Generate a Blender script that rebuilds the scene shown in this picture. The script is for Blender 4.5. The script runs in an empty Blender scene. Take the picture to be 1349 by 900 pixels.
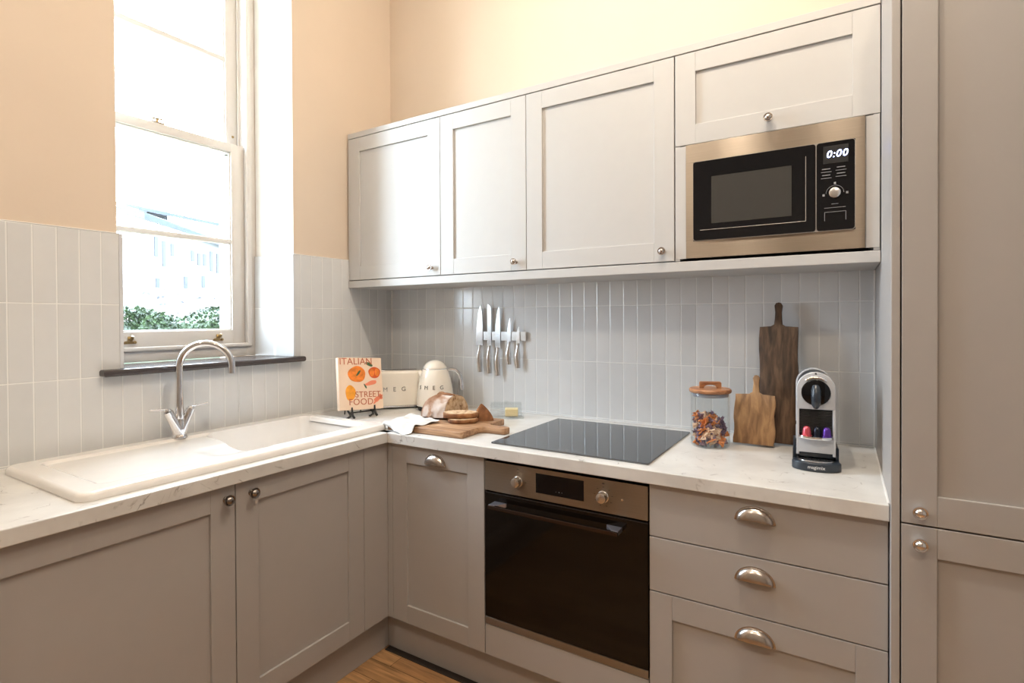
import bpy, bmesh, math, random
from mathutils import Vector, Matrix, Euler
PI = math.pi
SC = bpy.context.scene
COL = SC.collection
random.seed(7)

# ------------------------------------------------------------------ camera
CX, CY, CZ, YAW, PITCH, ROLL, FPX, PY = 2.1899, -2.2615, 1.3629, 0.5498, -0.0085, -0.0046, 709.47, 426.8
fw = Vector((-math.sin(YAW)*math.cos(PITCH), math.cos(YAW)*math.cos(PITCH), math.sin(PITCH)))
r0 = Vector((math.cos(YAW), math.sin(YAW), 0)); u0 = r0.cross(fw)
rt = r0*math.cos(ROLL)+u0*math.sin(ROLL); up = -r0*math.sin(ROLL)+u0*math.cos(ROLL)
cd = bpy.data.cameras.new('camera'); cam = bpy.data.objects.new('camera', cd); COL.objects.link(cam)
M = Matrix.Identity(4)
for i in range(3):
    M[i][0] = rt[i]; M[i][1] = up[i]; M[i][2] = -fw[i]
M.translation = (CX, CY, CZ); cam.matrix_world = M
cd.sensor_width = 36; cd.lens = FPX/1349*36; cd.shift_y = -(450-PY)/1349; cd.clip_start = .02
SC.camera = cam
# ------------------------------------------------------------------ light
SC.view_settings.view_transform = 'Standard'; SC.view_settings.look = 'None'
SC.view_settings.gamma = 1; SC.view_settings.use_curve_mapping = False
SC.view_settings.exposure = 0.28
SKY = 27.0
w = bpy.data.worlds.new('sky'); SC.world = w; w.use_nodes = True
bg = w.node_tree.nodes['Background']; bg.inputs[0].default_value = (.69, .85, 1, 1); bg.inputs[1].default_value = SKY
pl = bpy.data.lights.new('window_portal', 'AREA'); pl.shape = 'RECTANGLE'; pl.size = 2.2; pl.size_y = .62; pl.energy = 1
pl.cycles.is_portal = True
po = bpy.data.objects.new('window_portal', pl); COL.objects.link(po)
po.location = (-.36, -1.043, 2.28); po.rotation_euler = (0, -PI/2, 0)      # emits towards +x
LAMPS = [(1.66, -1.15, 3.28, 76), (2.16, -1.20, 3.28, 34), (2.6, -2.9, 3.4, 20), (1.0, -3.1, 3.4, 16)]  # last two: unseen fill lamps added to light the room from behind the camera
LAMP_COL = (1, .87, .71)

# ------------------------------------------------------------------ helpers
ROOTM = {}
def link(o): COL.objects.link(o); return o
def setp(o, label=None, cat=None, group=None, kind=None):
    if label: o['label'] = label
    if cat: o['category'] = cat
    if group: o['group'] = group
    if kind: o['kind'] = kind
    return o
def thing(name, label, cat, loc=(0, 0, 0), rz=0, group=None):
    o = link(bpy.data.objects.new(name, None)); o.empty_display_size = .05
    o.location = loc; o.rotation_euler = (0, 0, rz)
    ROOTM[o.name] = Matrix.Translation(loc) @ Matrix.Rotation(rz, 4, 'Z')
    return setp(o, label, cat, group)
def mesh_from(bm, smooth=None, name='m'):
    bmesh.ops.recalc_face_normals(bm, faces=bm.faces[:])
    me = bpy.data.meshes.new(name); bm.to_mesh(me); bm.free()
    if smooth is not None:
        me.polygons.foreach_set('use_smooth', [True]*len(me.polygons))
        if smooth < 179: me.set_sharp_from_angle(angle=math.radians(smooth))
    return me
def obj(name, bm, mats, parent=None, W=False, smooth=None, label=None, loc=None, rz=0):
    """W: geometry given in world coordinates; moved into the parent's frame."""
    if not isinstance(mats, (list, tuple)): mats = [mats]
    if parent is not None:
        Mx = ROOTM[parent.name]
        if W: bm.transform(Mx.inverted())
    else:
        Mx = Matrix.Identity(4)
        if loc is not None:
            Mx = Matrix.Translation(loc) @ Matrix.Rotation(rz, 4, 'Z')
            if W: bm.transform(Mx.inverted())
    me = mesh_from(bm, smooth, name)
    for m in mats: me.materials.append(m)
    o = link(bpy.data.objects.new(name, me))
    if parent is not None: o.parent = parent
    elif loc is not None: o.location = loc; o.rotation_euler = (0, 0, rz)
    ROOTM[o.name] = Mx
    if label: o['label'] = label
    return o
def one(name, bm, mats, label, cat, loc, rz=0, W=False, smooth=None, group=None):
    o = obj(name, bm, mats, None, W, smooth, None, loc, rz)
    return setp(o, label, cat, group)
def struct(name, bm, mats, smooth=None, label=None):
    o = obj(name, bm, mats, None, False, smooth); o['kind'] = 'structure'
    if label: o['label'] = label
    return o
def BM(): return bmesh.new()
def merge(bm, tmp, mi=0, T=None):
    if T is not None: tmp.transform(T)
    for f in tmp.faces: f.material_index = mi
    me = bpy.data.meshes.new('tmp'); tmp.to_mesh(me); tmp.free(); bm.from_mesh(me); bpy.data.meshes.remove(me)
    return bm
def box(bm, a, b, bev=0, mi=0, seg=2, T=None):
    t = BM(); lo = [min(a[i], b[i]) for i in range(3)]; hi = [max(a[i], b[i]) for i in range(3)]
    bmesh.ops.create_cube(t, size=1)
    for v in t.verts: v.co = Vector([(lo[i]+hi[i])/2+v.co[i]*(hi[i]-lo[i]) for i in range(3)])
    if bev > 0: bmesh.ops.bevel(t, geom=t.edges[:], offset=min(bev, min(hi[i]-lo[i] for i in range(3))*.49), segments=seg, profile=.5, affect='EDGES')
    return merge(bm, t, mi, T)
def prism(bm, pts, z0, z1, bev=0, mi=0, seg=2, T=None, bevall=False):
    """closed outline in xy extruded along z"""
    t = BM(); vs = [t.verts.new((p[0], p[1], z0)) for p in pts]; f = t.faces.new(vs)
    g = bmesh.ops.extrude_face_region(t, geom=[f]); 
    for e in g['geom']:
        if isinstance(e, bmesh.types.BMVert): e.co.z = z1
    bmesh.ops.recalc_face_normals(t, faces=t.faces[:])
    if bev > 0:
        if bevall: ed = t.edges[:]
        else: ed = [e for e in t.edges if abs(e.verts[0].co.z-e.verts[1].co.z) < 1e-6]
        bmesh.ops.bevel(t, geom=ed, offset=bev, segments=seg, profile=.5, affect='EDGES', clamp_overlap=True)
    return merge(bm, t, mi, T)
def rrect(x0, y0, x1, y1, r, n=6):
    pts = []
    for cx, cy, a in ((x1-r, y1-r, 0), (x0+r, y1-r, 90), (x0+r, y0+r, 180), (x1-r, y0+r, 270)):
        for k in range(n+1):
            t = math.radians(a+90*k/n); pts.append((cx+r*math.cos(t), cy+r*math.sin(t)))
    return pts
def lathe(bm, prof, n=32, mi=0, T=None, cap=True):
    t = BM(); rings = []
    for r_, z in prof:
        if r_ < 1e-6: rings.append([t.verts.new((0, 0, z))])
        else: rings.append([t.verts.new((r_*math.cos(2*PI*k/n), r_*math.sin(2*PI*k/n), z)) for k in range(n)])
    for a, b in zip(rings, rings[1:]):
        for k in range(n):
            k2 = (k+1) % n
            if len(a) == 1 and len(b) == 1: break
            if len(a) == 1: t.faces.new((a[0], b[k], b[k2]))
            elif len(b) == 1: t.faces.new((a[k], a[k2], b[0]))
            else: t.faces.new((a[k], a[k2], b[k2], b[k]))
    if cap:
        for rg in (rings[0], rings[-1]):
            if len(rg) > 1: t.faces.new(rg)
    return merge(bm, t, mi, T)
def tube(bm, pts, rad, n=12, mi=0, T=None, flat=1.0):
    """swept tube; rad number or list"""
    t = BM(); pts = [Vector(p) for p in pts]; N = len(pts)
    rads = rad if isinstance(rad, (list, tuple)) else [rad]*N
    ref = None; rings = []
    for i, p in enumerate(pts):
        d = (pts[min(i+1, N-1)]-pts[max(i-1, 0)]).normalized()
        if ref is None: ref = d.orthogonal().normalized()
        ref = (ref-d*ref.dot(d)); ref = ref.normalized() if ref.length > 1e-6 else d.orthogonal().normalized()
        b = d.cross(ref)
        rings.append([t.verts.new(p+ref*rads[i]*math.cos(2*PI*k/n)+b*rads[i]*flat*math.sin(2*PI*k/n)) for k in range(n)])
    for a, b in zip(rings, rings[1:]):
        for k in range(n): t.faces.new((a[k], a[(k+1) % n], b[(k+1) % n], b[k]))
    t.faces.new(rings[0]); t.faces.new(rings[-1])
    return merge(bm, t, mi, T)
def surf(bm, fn, nu, nv, mi=0, T=None, thick=0):
    t = BM(); V = [[t.verts.new(fn(i/nu, j/nv)) for j in range(nv+1)] for i in range(nu+1)]
    for i in range(nu):
        for j in range(nv): t.faces.new((V[i][j], V[i+1][j], V[i+1][j+1], V[i][j+1]))
    bmesh.ops.remove_doubles(t, verts=t.verts[:], dist=1e-6)
    if thick:
        bmesh.ops.recalc_face_normals(t, faces=t.faces[:])
        bmesh.ops.solidify(t, geom=t.faces[:], thickness=thick)
    return merge(bm, t, mi, T)
def text_bm(s, size, ext=.0006, mi=0, T=None, bm=None, shear=0, spacing=1.0):
    """flat lettering in the xy plane, centred, thickened along z"""
    c = bpy.data.curves.new('txt', 'FONT'); c.body = s; c.size = size; c.extrude = ext; c.align_x = 'CENTER'; c.align_y = 'CENTER'
    c.shear = shear; c.space_character = spacing; c.resolution_u = 4
    o = bpy.data.objects.new('txt', c); COL.objects.link(o)
    dg = bpy.context.evaluated_depsgraph_get(); me = bpy.data.meshes.new_from_object(o.evaluated_get(dg))
    t = BM(); t.from_mesh(me); bpy.data.meshes.remove(me); bpy.data.objects.remove(o); bpy.data.curves.remove(c)
    return merge(bm if bm is not None else BM(), t, mi, T)
def TR(x=0, y=0, z=0, rx=0, ry=0, rz=0):
    return Matrix.Translation((x, y, z)) @ Euler((rx, ry, rz)).to_matrix().to_4x4()
FRONT = Matrix.Rotation(PI/2, 4, 'X')        # xy plane -> xz plane, facing -y

# ------------------------------------------------------------------ materials
def L3(c): return (c[0], c[1], c[2], 1)
def mat(name, col, rough=.5, metal=0, spec=.5, noise=0, nscale=20, bump=0, bscale=200, coat=0, stretch=None, aniso=0, emit=None, trans=0):
    m = bpy.data.materials.new(name); m.use_nodes = True; nt = m.node_tree; N = nt.nodes; p = N['Principled BSDF']
    p.inputs['Base Color'].default_value = L3(col); p.inputs['Roughness'].default_value = rough
    p.inputs['Metallic'].default_value = metal; p.inputs['Specular IOR Level'].default_value = spec
    if coat: p.inputs['Coat Weight'].default_value = coat; p.inputs['Coat Roughness'].default_value = .08
    if aniso: p.inputs['Anisotropic'].default_value = aniso; p.inputs['Anisotropic Rotation'].default_value = .25
    if emit: p.inputs['Emission Color'].default_value = L3(emit[:3]); p.inputs['Emission Strength'].default_value = emit[3]
    tc = N.new('ShaderNodeTexCoord'); mp = N.new('ShaderNodeMapping'); nt.links.new(tc.outputs['Object'], mp.inputs[0])
    if stretch: mp.inputs['Scale'].default_value = stretch
    no = N.new('ShaderNodeTexNoise'); no.inputs['Scale'].default_value = nscale; no.inputs['Detail'].default_value = 4
    nt.links.new(mp.outputs[0], no.inputs['Vector'])
    a = noise if noise else .015
    mr = N.new('ShaderNodeMapRange'); mr.inputs['From Min'].default_value = .3; mr.inputs['From Max'].default_value = .7
    mr.inputs['To Min'].default_value = 1-a; mr.inputs['To Max'].default_value = 1+a
    nt.links.new(no.outputs['Fac'], mr.inputs[0])
    vm = N.new('ShaderNodeVectorMath'); vm.operation = 'SCALE'; vm.inputs[0].default_value = col
    nt.links.new(mr.outputs[0], vm.inputs['Scale']); nt.links.new(vm.outputs[0], p.inputs['Base Color'])
    if bump:
        nb = N.new('ShaderNodeTexNoise'); nb.inputs['Scale'].default_value = bscale; nb.inputs['Detail'].default_value = 3
        nt.links.new(mp.outputs[0], nb.inputs['Vector'])
        b = N.new('ShaderNodeBump'); b.inputs['Strength'].default_value = bump; b.inputs['Distance'].default_value = .002
        nt.links.new(nb.outputs['Fac'], b.inputs['Height']); nt.links.new(b.outputs[0], p.inputs['Normal'])
    return m
def ramp_mat(name, stops, rough=.5, nscale=5, stretch=(1, 1, 1), detail=6, dist=0, bump=0, wave=None, coat=0, rot=(0, 0, 0), spec=.5):
    m = bpy.data.materials.new(name); m.use_nodes = True; nt = m.node_tree; N = nt.nodes; p = N['Principled BSDF']
    p.inputs['Roughness'].default_value = rough; p.inputs['Specular IOR Level'].default_value = spec
    if coat: p.inputs['Coat Weight'].default_value = coat
    tc = N.new('ShaderNodeTexCoord'); mp = N.new('ShaderNodeMapping'); nt.links.new(tc.outputs['Object'], mp.inputs[0])
    mp.inputs['Scale'].default_value = stretch; mp.inputs['Rotation'].default_value = rot
    no = N.new('ShaderNodeTexNoise'); no.inputs['Scale'].default_value = nscale; no.inputs['Detail'].default_value = detail; no.inputs['Distortion'].default_value = dist
    nt.links.new(mp.outputs[0], no.inputs['Vector'])
    cr = N.new('ShaderNodeValToRGB'); e = cr.color_ramp.elements
    e[0].position = stops[0][0]; e[0].color = L3(stops[0][1]); e[1].position = stops[-1][0]; e[1].color = L3(stops[-1][1])
    for q, c in stops[1:-1]:
        k = e.new(q); k.color = L3(c)
    nt.links.new(no.outputs['Fac'], cr.inputs[0]); nt.links.new(cr.outputs[0], p.inputs['Base Color'])
    if bump:
        b = N.new('ShaderNodeBump'); b.inputs['Strength'].default_value = bump; b.inputs['Distance'].default_value = .003
        nt.links.new(no.outputs['Fac'], b.inputs['Height']); nt.links.new(b.outputs[0], p.inputs['Normal'])
    return m
def glass_mat(name, tint=(1, 1, 1), ior=1.45):
    m = bpy.data.materials.new(name); m.use_nodes = True; nt = m.node_tree; N = nt.nodes
    for n in list(N): N.remove(n)
    o = N.new('ShaderNodeOutputMaterial'); mx = N.new('ShaderNodeMixShader'); tr = N.new('ShaderNodeBsdfTransparent'); gl = N.new('ShaderNodeBsdfGlossy')
    tr.inputs[0].default_value = L3(tint); gl.inputs['Roughness'].default_value = .02
    lw = N.new('ShaderNodeLayerWeight'); lw.inputs['Blend'].default_value = .5
    pw = N.new('ShaderNodeMath'); pw.operation = 'POWER'; pw.inputs[1].default_value = 4; nt.links.new(lw.outputs['Facing'], pw.inputs[0])
    ma = N.new('ShaderNodeMath'); ma.operation = 'MULTIPLY_ADD'; ma.inputs[1].default_value = .45; ma.inputs[2].default_value = .035; nt.links.new(pw.outputs[0], ma.inputs[0])
    nt.links.new(ma.outputs[0], mx.inputs[0]); nt.links.new(tr.outputs[0], mx.inputs[1]); nt.links.new(gl.outputs[0], mx.inputs[2])
    nt.links.new(mx.outputs[0], o.inputs[0]); return m
def tile_mat(name, axis, u_off, z_off):
    """stack-bonded upright tiles, pale grout, every tile a shade of its own and a slightly tilted glaze"""
    PU, PZ = .0618, .2505
    m = bpy.data.materials.new(name); m.use_nodes = True; nt = m.node_tree; N = nt.nodes; p = N['Principled BSDF']; lk = nt.links.new
    tc = N.new('ShaderNodeTexCoord'); sp = N.new('ShaderNodeSeparateXYZ'); lk(tc.outputs['Object'], sp.inputs[0])
    def mth(op, a, b=None, c=None):
        n = N.new('ShaderNodeMath'); n.operation = op
        for i, x in enumerate((a, b, c)):
            if x is None: continue
            if isinstance(x, (int, float)): n.inputs[i].default_value = x
            else: lk(x, n.inputs[i])
        return n.outputs[0]
    def cell(src, off, pitch):
        q = mth('DIVIDE', mth('SUBTRACT', src, off), pitch); fl = mth('FLOOR', q); fr = mth('FRACT', q)
        d = mth('MULTIPLY', mth('MINIMUM', fr, mth('SUBTRACT', 1.0, fr)), pitch)
        return fl, d, fr
    cu, du, fu = cell(sp.outputs[axis], u_off, PU); cz, dz, fz = cell(sp.outputs['Z'], z_off, PZ)
    d = mth('MINIMUM', du, dz)
    cb = N.new('ShaderNodeCombineXYZ'); lk(cu, cb.inputs[0]); lk(cz, cb.inputs[1])
    wn = N.new('ShaderNodeTexWhiteNoise'); wn.noise_dimensions = '2D'; lk(cb.outputs[0], wn.inputs['Vector'])
    no = N.new('ShaderNodeTexNoise'); no.inputs['Scale'].default_value = 14; no.inputs['Detail'].default_value = 3; lk(tc.outputs['Object'], no.inputs['Vector'])
    v = mth('ADD', mth('MULTIPLY', wn.outputs['Value'], .6), mth('MULTIPLY', no.outputs['Fac'], .5))
    cr = N.new('ShaderNodeValToRGB'); cr.color_ramp.elements[0].color = (.60, .605, .61, 1); cr.color_ramp.elements[1].color = (.69, .695, .70, 1)
    cr.color_ramp.elements[0].position = .1; cr.color_ramp.elements[1].position = .95; lk(v, cr.inputs[0])
    mr = N.new('ShaderNodeMapRange'); mr.inputs['From Min'].default_value = .0011; mr.inputs['From Max'].default_value = .0017; lk(d, mr.inputs[0])
    mx = N.new('ShaderNodeMix'); mx.data_type = 'RGBA'; lk(mr.outputs[0], mx.inputs[0]); mx.inputs[6].default_value = (.80, .80, .785, 1); lk(cr.outputs[0], mx.inputs[7])
    lk(mx.outputs[2], p.inputs['Base Color'])
    rr = N.new('ShaderNodeMapRange'); rr.inputs['To Min'].default_value = .7; rr.inputs['To Max'].default_value = .17; lk(mr.outputs[0], rr.inputs[0]); lk(rr.outputs[0], p.inputs['Roughness'])
    # glaze: rounded edge + wavy surface + tiny tilt per tile
    hr = N.new('ShaderNodeMapRange'); hr.interpolation_type = 'SMOOTHSTEP'; hr.inputs['From Min'].default_value = .001; hr.inputs['From Max'].default_value = .004; lk(d, hr.inputs[0])
    tilt = mth('MULTIPLY', mth('MULTIPLY', mth('SUBTRACT', wn.outputs['Value'], .5), mth('SUBTRACT', fu, .5)), .55)
    n2 = N.new('ShaderNodeTexNoise'); n2.inputs['Scale'].default_value = 9; n2.inputs['Detail'].default_value = 1; lk(tc.outputs['Object'], n2.inputs['Vector'])
    h = mth('ADD', mth('ADD', hr.outputs[0], tilt), mth('MULTIPLY', n2.outputs['Fac'], .9))
    b = N.new('ShaderNodeBump'); b.inputs['Strength'].default_value = .6; b.inputs['Distance'].default_value = .0012; lk(h, b.inputs['Height']); lk(b.outputs[0], p.inputs['Normal'])
    return m
def quartz_mat(name):
    m = bpy.data.materials.new(name); m.use_nodes = True; nt = m.node_tree; N = nt.nodes; p = N['Principled BSDF']; lk = nt.links.new
    p.inputs['Roughness'].default_value = .28
    tc = N.new('ShaderNodeTexCoord')
    n1 = N.new('ShaderNodeTexNoise'); n1.inputs['Scale'].default_value = 5; n1.inputs['Detail'].default_value = 7; n1.inputs['Distortion'].default_value = 1.2; lk(tc.outputs['Object'], n1.inputs['Vector'])
    # thin broken veins where the noise crosses one half, gated by a second noise
    s = N.new('ShaderNodeMath'); s.operation = 'SUBTRACT'; lk(n1.outputs['Fac'], s.inputs[0]); s.inputs[1].default_value = .5
    a = N.new('ShaderNodeMath'); a.operation = 'ABSOLUTE'; lk(s.outputs[0], a.inputs[0])
    r1 = N.new('ShaderNodeMapRange'); r1.inputs['From Min'].default_value = 0; r1.inputs['From Max'].default_value = .010; r1.inputs['To Min'].default_value = 1; r1.inputs['To Max'].default_value = 0; lk(a.outputs[0], r1.inputs[0])
    n2 = N.new('ShaderNodeTexNoise'); n2.inputs['Scale'].default_value = 22; lk(tc.outputs['Object'], n2.inputs['Vector'])
    r2 = N.new('ShaderNodeMapRange'); r2.inputs['From Min'].default_value = .52; r2.inputs['From Max'].default_value = .72; lk(n2.outputs['Fac'], r2.inputs[0])
    g = N.new('ShaderNodeMath'); g.operation = 'MULTIPLY'; lk(r1.outputs[0], g.inputs[0]); lk(r2.outputs[0], g.inputs[1])
    n3 = N.new('ShaderNodeTexNoise'); n3.inputs['Scale'].default_value = 9; n3.inputs['Detail'].default_value = 5; lk(tc.outputs['Object'], n3.inputs['Vector'])
    cr = N.new('ShaderNodeValToRGB'); cr.color_ramp.elements[0].color = (.60, .58, .555, 1); cr.color_ramp.elements[1].color = (.69, .675, .65, 1)
    cr.color_ramp.elements[0].position = .35; cr.color_ramp.elements[1].position = .6; lk(n3.outputs['Fac'], cr.inputs[0])
    mx = N.new('ShaderNodeMix'); mx.data_type = 'RGBA'; lk(g.outputs[0], mx.inputs[0]); lk(cr.outputs[0], mx.inputs[6]); mx.inputs[7].default_value = (.19, .16, .14, 1)
    lk(mx.outputs[2], p.inputs['Base Color']); return m
def plank_mat(name):
    m = bpy.data.materials.new(name); m.use_nodes = True; nt = m.node_tree; N = nt.nodes; p = N['Principled BSDF']; lk = nt.links.new
    p.inputs['Roughness'].default_value = .33
    tc = N.new('ShaderNodeTexCoord'); br = N.new('ShaderNodeTexBrick'); lk(tc.outputs['Object'], br.inputs['Vector'])
    br.inputs['Scale'].default_value = 1; br.inputs['Brick Width'].default_value = .45; br.inputs['Row Height'].default_value = .09; br.inputs['Mortar Size'].default_value = .0012
    br.inputs['Color1'].default_value = (.31, .155, .065, 1); br.inputs['Color2'].default_value = (.45, .25, .11, 1); br.inputs['Mortar'].default_value = (.09, .04, .015, 1)
    mp = N.new('ShaderNodeMapping'); mp.inputs['Scale'].default_value = (2.5, 30, 1); lk(tc.outputs['Object'], mp.inputs[0])
    no = N.new('ShaderNodeTexNoise'); no.inputs['Scale'].default_value = 2.2; no.inputs['Detail'].default_value = 7; no.inputs['Distortion'].default_value = .6; lk(mp.outputs[0], no.inputs['Vector'])
    r = N.new('ShaderNodeMapRange'); r.inputs['From Min'].default_value = .3; r.inputs['From Max'].default_value = .7; r.inputs['To Min'].default_value = .6; r.inputs['To Max'].default_value = 1.3; lk(no.outputs['Fac'], r.inputs[0])
    vm = N.new('ShaderNodeVectorMath'); vm.operation = 'SCALE'; lk(br.outputs['Color'], vm.inputs[0]); lk(r.outputs[0], vm.inputs['Scale']); lk(vm.outputs[0], p.inputs['Base Color'])
    return m

m_wall = mat('cream_wall_paint', (.67, .56, .455), .85, noise=.02, nscale=3, bump=.08, bscale=90)
m_reveal = mat('white_reveal_paint', (.80, .78, .74), .7)
m_far = mat('far_room_paint', (.42, .40, .38), .9)
m_ceil = mat('ceiling_paint', (.82, .80, .76), .9)
m_floor = plank_mat('oak_parquet')
m_tile_b = tile_mat('tiles_back', 'X', 1.0685, 1.6715)
m_tile_l = tile_mat('tiles_left', 'Y', -1.3545, 1.6715)
m_up = mat('pale_grey_cabinet_paint', (.50, .485, .47), .42, noise=.01)
m_low = mat('taupe_cabinet_paint', (.395, .370, .352), .42, noise=.01)
m_carc = mat('cabinet_carcass', (.20, .17, .15), .7)
m_quartz = quartz_mat('pale_quartz')
m_ceramic = mat('white_ceramic', (.80, .77, .74), .12, coat=.4)
m_chrome = mat('chrome', (.82, .82, .84), .06, 1)
m_nickel = mat('brushed_nickel', (.55, .50, .46), .24, 1, bump=.05, bscale=300)
m_pewter = mat('dark_pewter', (.30, .27, .25), .25, 1)
m_steel = mat('brushed_steel', (.29, .245, .200), .34, 1, noise=.04, nscale=6, stretch=(1, 1, 60))
_n = m_steel.node_tree; _p = _n.nodes['Principled BSDF']; _p.inputs['Anisotropic'].default_value = .95     # horizontally brushed: reflections stretch upright
_t = _n.nodes.new('ShaderNodeCombineXYZ'); _t.inputs[2].default_value = 1; _n.links.new(_t.outputs[0], _p.inputs['Tangent'])
m_steel2 = mat('bright_steel', (.72, .71, .70), .22, 1)
m_blackglass = mat('black_glass', (.004, .004, .005), .05, 0, .3)
m_ovenglass = mat('oven_glass', (.006, .004, .003), .07, 0, .3)
m_hob = mat('hob_glass', (.010, .016, .025), .03, 0, 1.0)
m_hob.node_tree.nodes['Principled BSDF'].inputs['IOR'].default_value = 1.85
m_black = mat('black_plastic', (.012, .012, .013), .3)
m_blackmatt = mat('matt_black', (.015, .015, .015), .6)
m_sash = mat('white_sash_paint', (.64, .60, .56), .35)
m_slate = mat('dark_slate_tile', (.055, .045, .045), .22, noise=.12, nscale=12)
m_brass = mat('aged_brass', (.42, .30, .15), .32, 1, noise=.15)
m_glass = glass_mat('window_glass')
m_jar = glass_mat('jar_glass', (.97, .98, .98))
m_silicone = mat('white_silicone', (.80, .79, .77), .4)
m_cream = mat('cream_enamel', (.84, .77, .67), .14, coat=.6)
m_letters = mat('chrome_lettering', (.32, .30, .29), .25, 1)
m_trim = mat('tile_trim', (.62, .63, .66), .35)
m_wood_dark = ramp_mat('walnut_brown_board', [(.3, (.035, .018, .009)), (.5, (.085, .045, .023)), (.7, (.16, .09, .048))], .5, 5, (14, 14, .7), 8, .35, .15)
m_wood_mid = ramp_mat('acacia_board', [(.3, (.13, .065, .028)), (.5, (.25, .135, .06)), (.7, (.38, .22, .10))], .45, 5, (11, 11, .8), 7, .6, .1)
m_wood_board = ramp_mat('chopping_board_wood', [(.3, (.20, .10, .050)), (.5, (.34, .19, .10)), (.7, (.50, .31, .18))], .5, 4, (1.2, 9, 9), 7, 1.4, .1)
m_wood_lid = ramp_mat('acacia_lid', [(.3, (.22, .085, .035)), (.5, (.36, .16, .07)), (.72, (.52, .27, .13))], .4, 6, (1.5, 9, 9), 6, 1.5, .08)

# ------------------------------------------------------------------ room shell
H = 3.45; XR = 4.6; YB = -4.6
b = BM(); box(b, (-.45, YB-.2, -.12), (XR+.2, .2, 0)); struct('floor', b, m_floor)
b = BM(); box(b, (-.45, YB-.2, H), (XR+.2, .2, H+.12)); struct('ceiling', b, m_ceil)
b = BM(); box(b, (0, 0, 0), (XR, .2, H)); struct('wall_back', b, m_wall)
b = BM(); box(b, (XR, YB, 0), (XR+.2, .2, H)); struct('wall_right', b, m_far)
b = BM(); box(b, (-.45, YB-.2, 0), (XR+.2, YB, H)); struct('wall_front', b, m_far)
WZ0, WZ1 = 1.172, 3.33
b = BM()
R_ = [(0, -.642), (-.22, -.687), (-.335, -.687), (-.335, -.735), (-.45, -.735), (-.45, .2), (0, .2)]
L_ = [(0, -1.365), (-.22, -1.400), (-.335, -1.400), (-.335, -1.352), (-.45, -1.352), (-.45, YB), (0, YB)]
prism(b, R_, 0, H); prism(b, L_, 0, H)
prism(b, [(0, -.6421), (0, -1.3649), (-.22, -1.3999), (-.45, -1.3999), (-.45, -.6421)], 0, WZ0); prism(b, [(0, -.6421), (0, -1.3649), (-.22, -1.3999), (-.45, -1.3999), (-.45, -.6421)], WZ1, H)
struct('wall_left', b, m_wall)
# pale painted linings of the window reveal
b = BM(); prism(b, [(-.0005, -.6415), (-.22, -.6865), (-.22, -.6885), (-.0005, -.6435)], 1.674, WZ1); prism(b, [(-.0005, -1.3655), (-.22, -1.4005), (-.22, -1.3985), (-.0005, -1.3635)], 1.674, WZ1)
struct('trim_1', b, m_reveal, label='smooth white plaster lining of the window reveal')
# tiling
TT = 1.6715
b = BM(); box(b, (.010, -.010, .912), (2.287, 0, 1.60)); struct('trim_2', b, m_tile_b, label='stacked pale grey tiles on the back wall')
b = BM()
box(b, (0, -.645, 1.1695), (.010, 0, TT)); box(b, (0, -1.3615, .912), (.010, 0, 1.1695)); box(b, (0, -2.7, .912), (.010, -1.3615, TT))
struct('trim_3', b, m_tile_l, label='stacked pale grey tiles on the window wall')
b = BM()
T_ = Matrix.Translation((0, 0, 0))
prism(b, [(.010, -.6455), (.010, -.6545), (-.22, -.697), (-.22, -.688)], 1.196, TT); struct('trim_4', b, m_tile_l, label='tiled lower cheek of the window reveal')
b = BM()
prism(b, [(.0105, -1.3615), (.0105, -1.354), (-.22, -1.390), (-.22, -1.3995)], 1.196, TT); struct('trim_5', b, m_tile_l, label='tiled left cheek of the window reveal')
b = BM(); box(b, (.0, -1.3625, 1.196), (.0125, -1.3505, TT+.001), .001); box(b, (.0, -.6555, 1.196), (.0125, -.6445, TT+.001), .001); struct('trim_6', b, m_trim, label='slim tile edging strips beside the window')
b = BM(); box(b, (.0005, -2.7, TT), (.012, -1.3605, TT+.003), .001); box(b, (.0005, -.6455, TT), (.012, -.0, TT+.003), .001); struct('trim_7', b, m_silicone, label='white finishing line along the tile top')
b = BM(); box(b, (.010, -.016, .912), (.016, -.010, 1.55)); box(b, (2.283, -.016, .912), (2.2885, -.010, 1.527))
box(b, (2.2845, -.68, .9105), (2.2885, -.010, .9145)); box(b, (.012, -.0145, .9105), (2.285, -.010, .9145)); box(b, (.010, -1.9, .9105), (.0145, -.012, .9145)); struct('trim_8', b, m_silicone, label='white silicone in the tiling corners')

b = BM(); box(b, (.58, -.652, .0002), (2.286, -.6225, .003)); struct('trim_9', b, mat('dark_strip', (.02, .012, .008), .8), label='thin dark strip on the floor along the plinth')  # thin dark brown box laid on the floor along the back plinth
# ------------------------------------------------------------------ window
win = link(bpy.data.objects.new('window_1', None)); win.location = (-.28, -1.0435, 1.195); ROOTM[win.name] = Matrix.Translation(win.location)
setp(win, 'white timber sliding sash window above the sink', 'window', kind='structure')
b = BM()
for s in (1, -1):
    yc = -1.0435
    ya, yb = (yc+s*.356, yc+s*.308)
    box(b, (-.33, ya, 1.197), (-.222, yb, 3.325), .003)
    box(b, (-.236, yc+s*.330, 1.25), (-.212, yc+s*.306, 3.30), .005, seg=3)
    box(b, (-.276, yc+s*.315, 1.25), (-.268, yc+s*.298, 3.30), .002)
    box(b, (-.330, yc+s*.315, 1.25), (-.314, yc+s*.292, 3.30), .002)
box(b, (-.33, -1.399, 1.197), (-.225, -.688, 1.247), .004); box(b, (-.33, -1.399, 3.28), (-.222, -.688, 3.328), .003)
box(b, (-.245, -1.37, 1.240), (-.212, -.717, 1.258), .005, seg=3)
obj('window_frame', b, m_sash, win, W=True, smooth=40)
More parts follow.
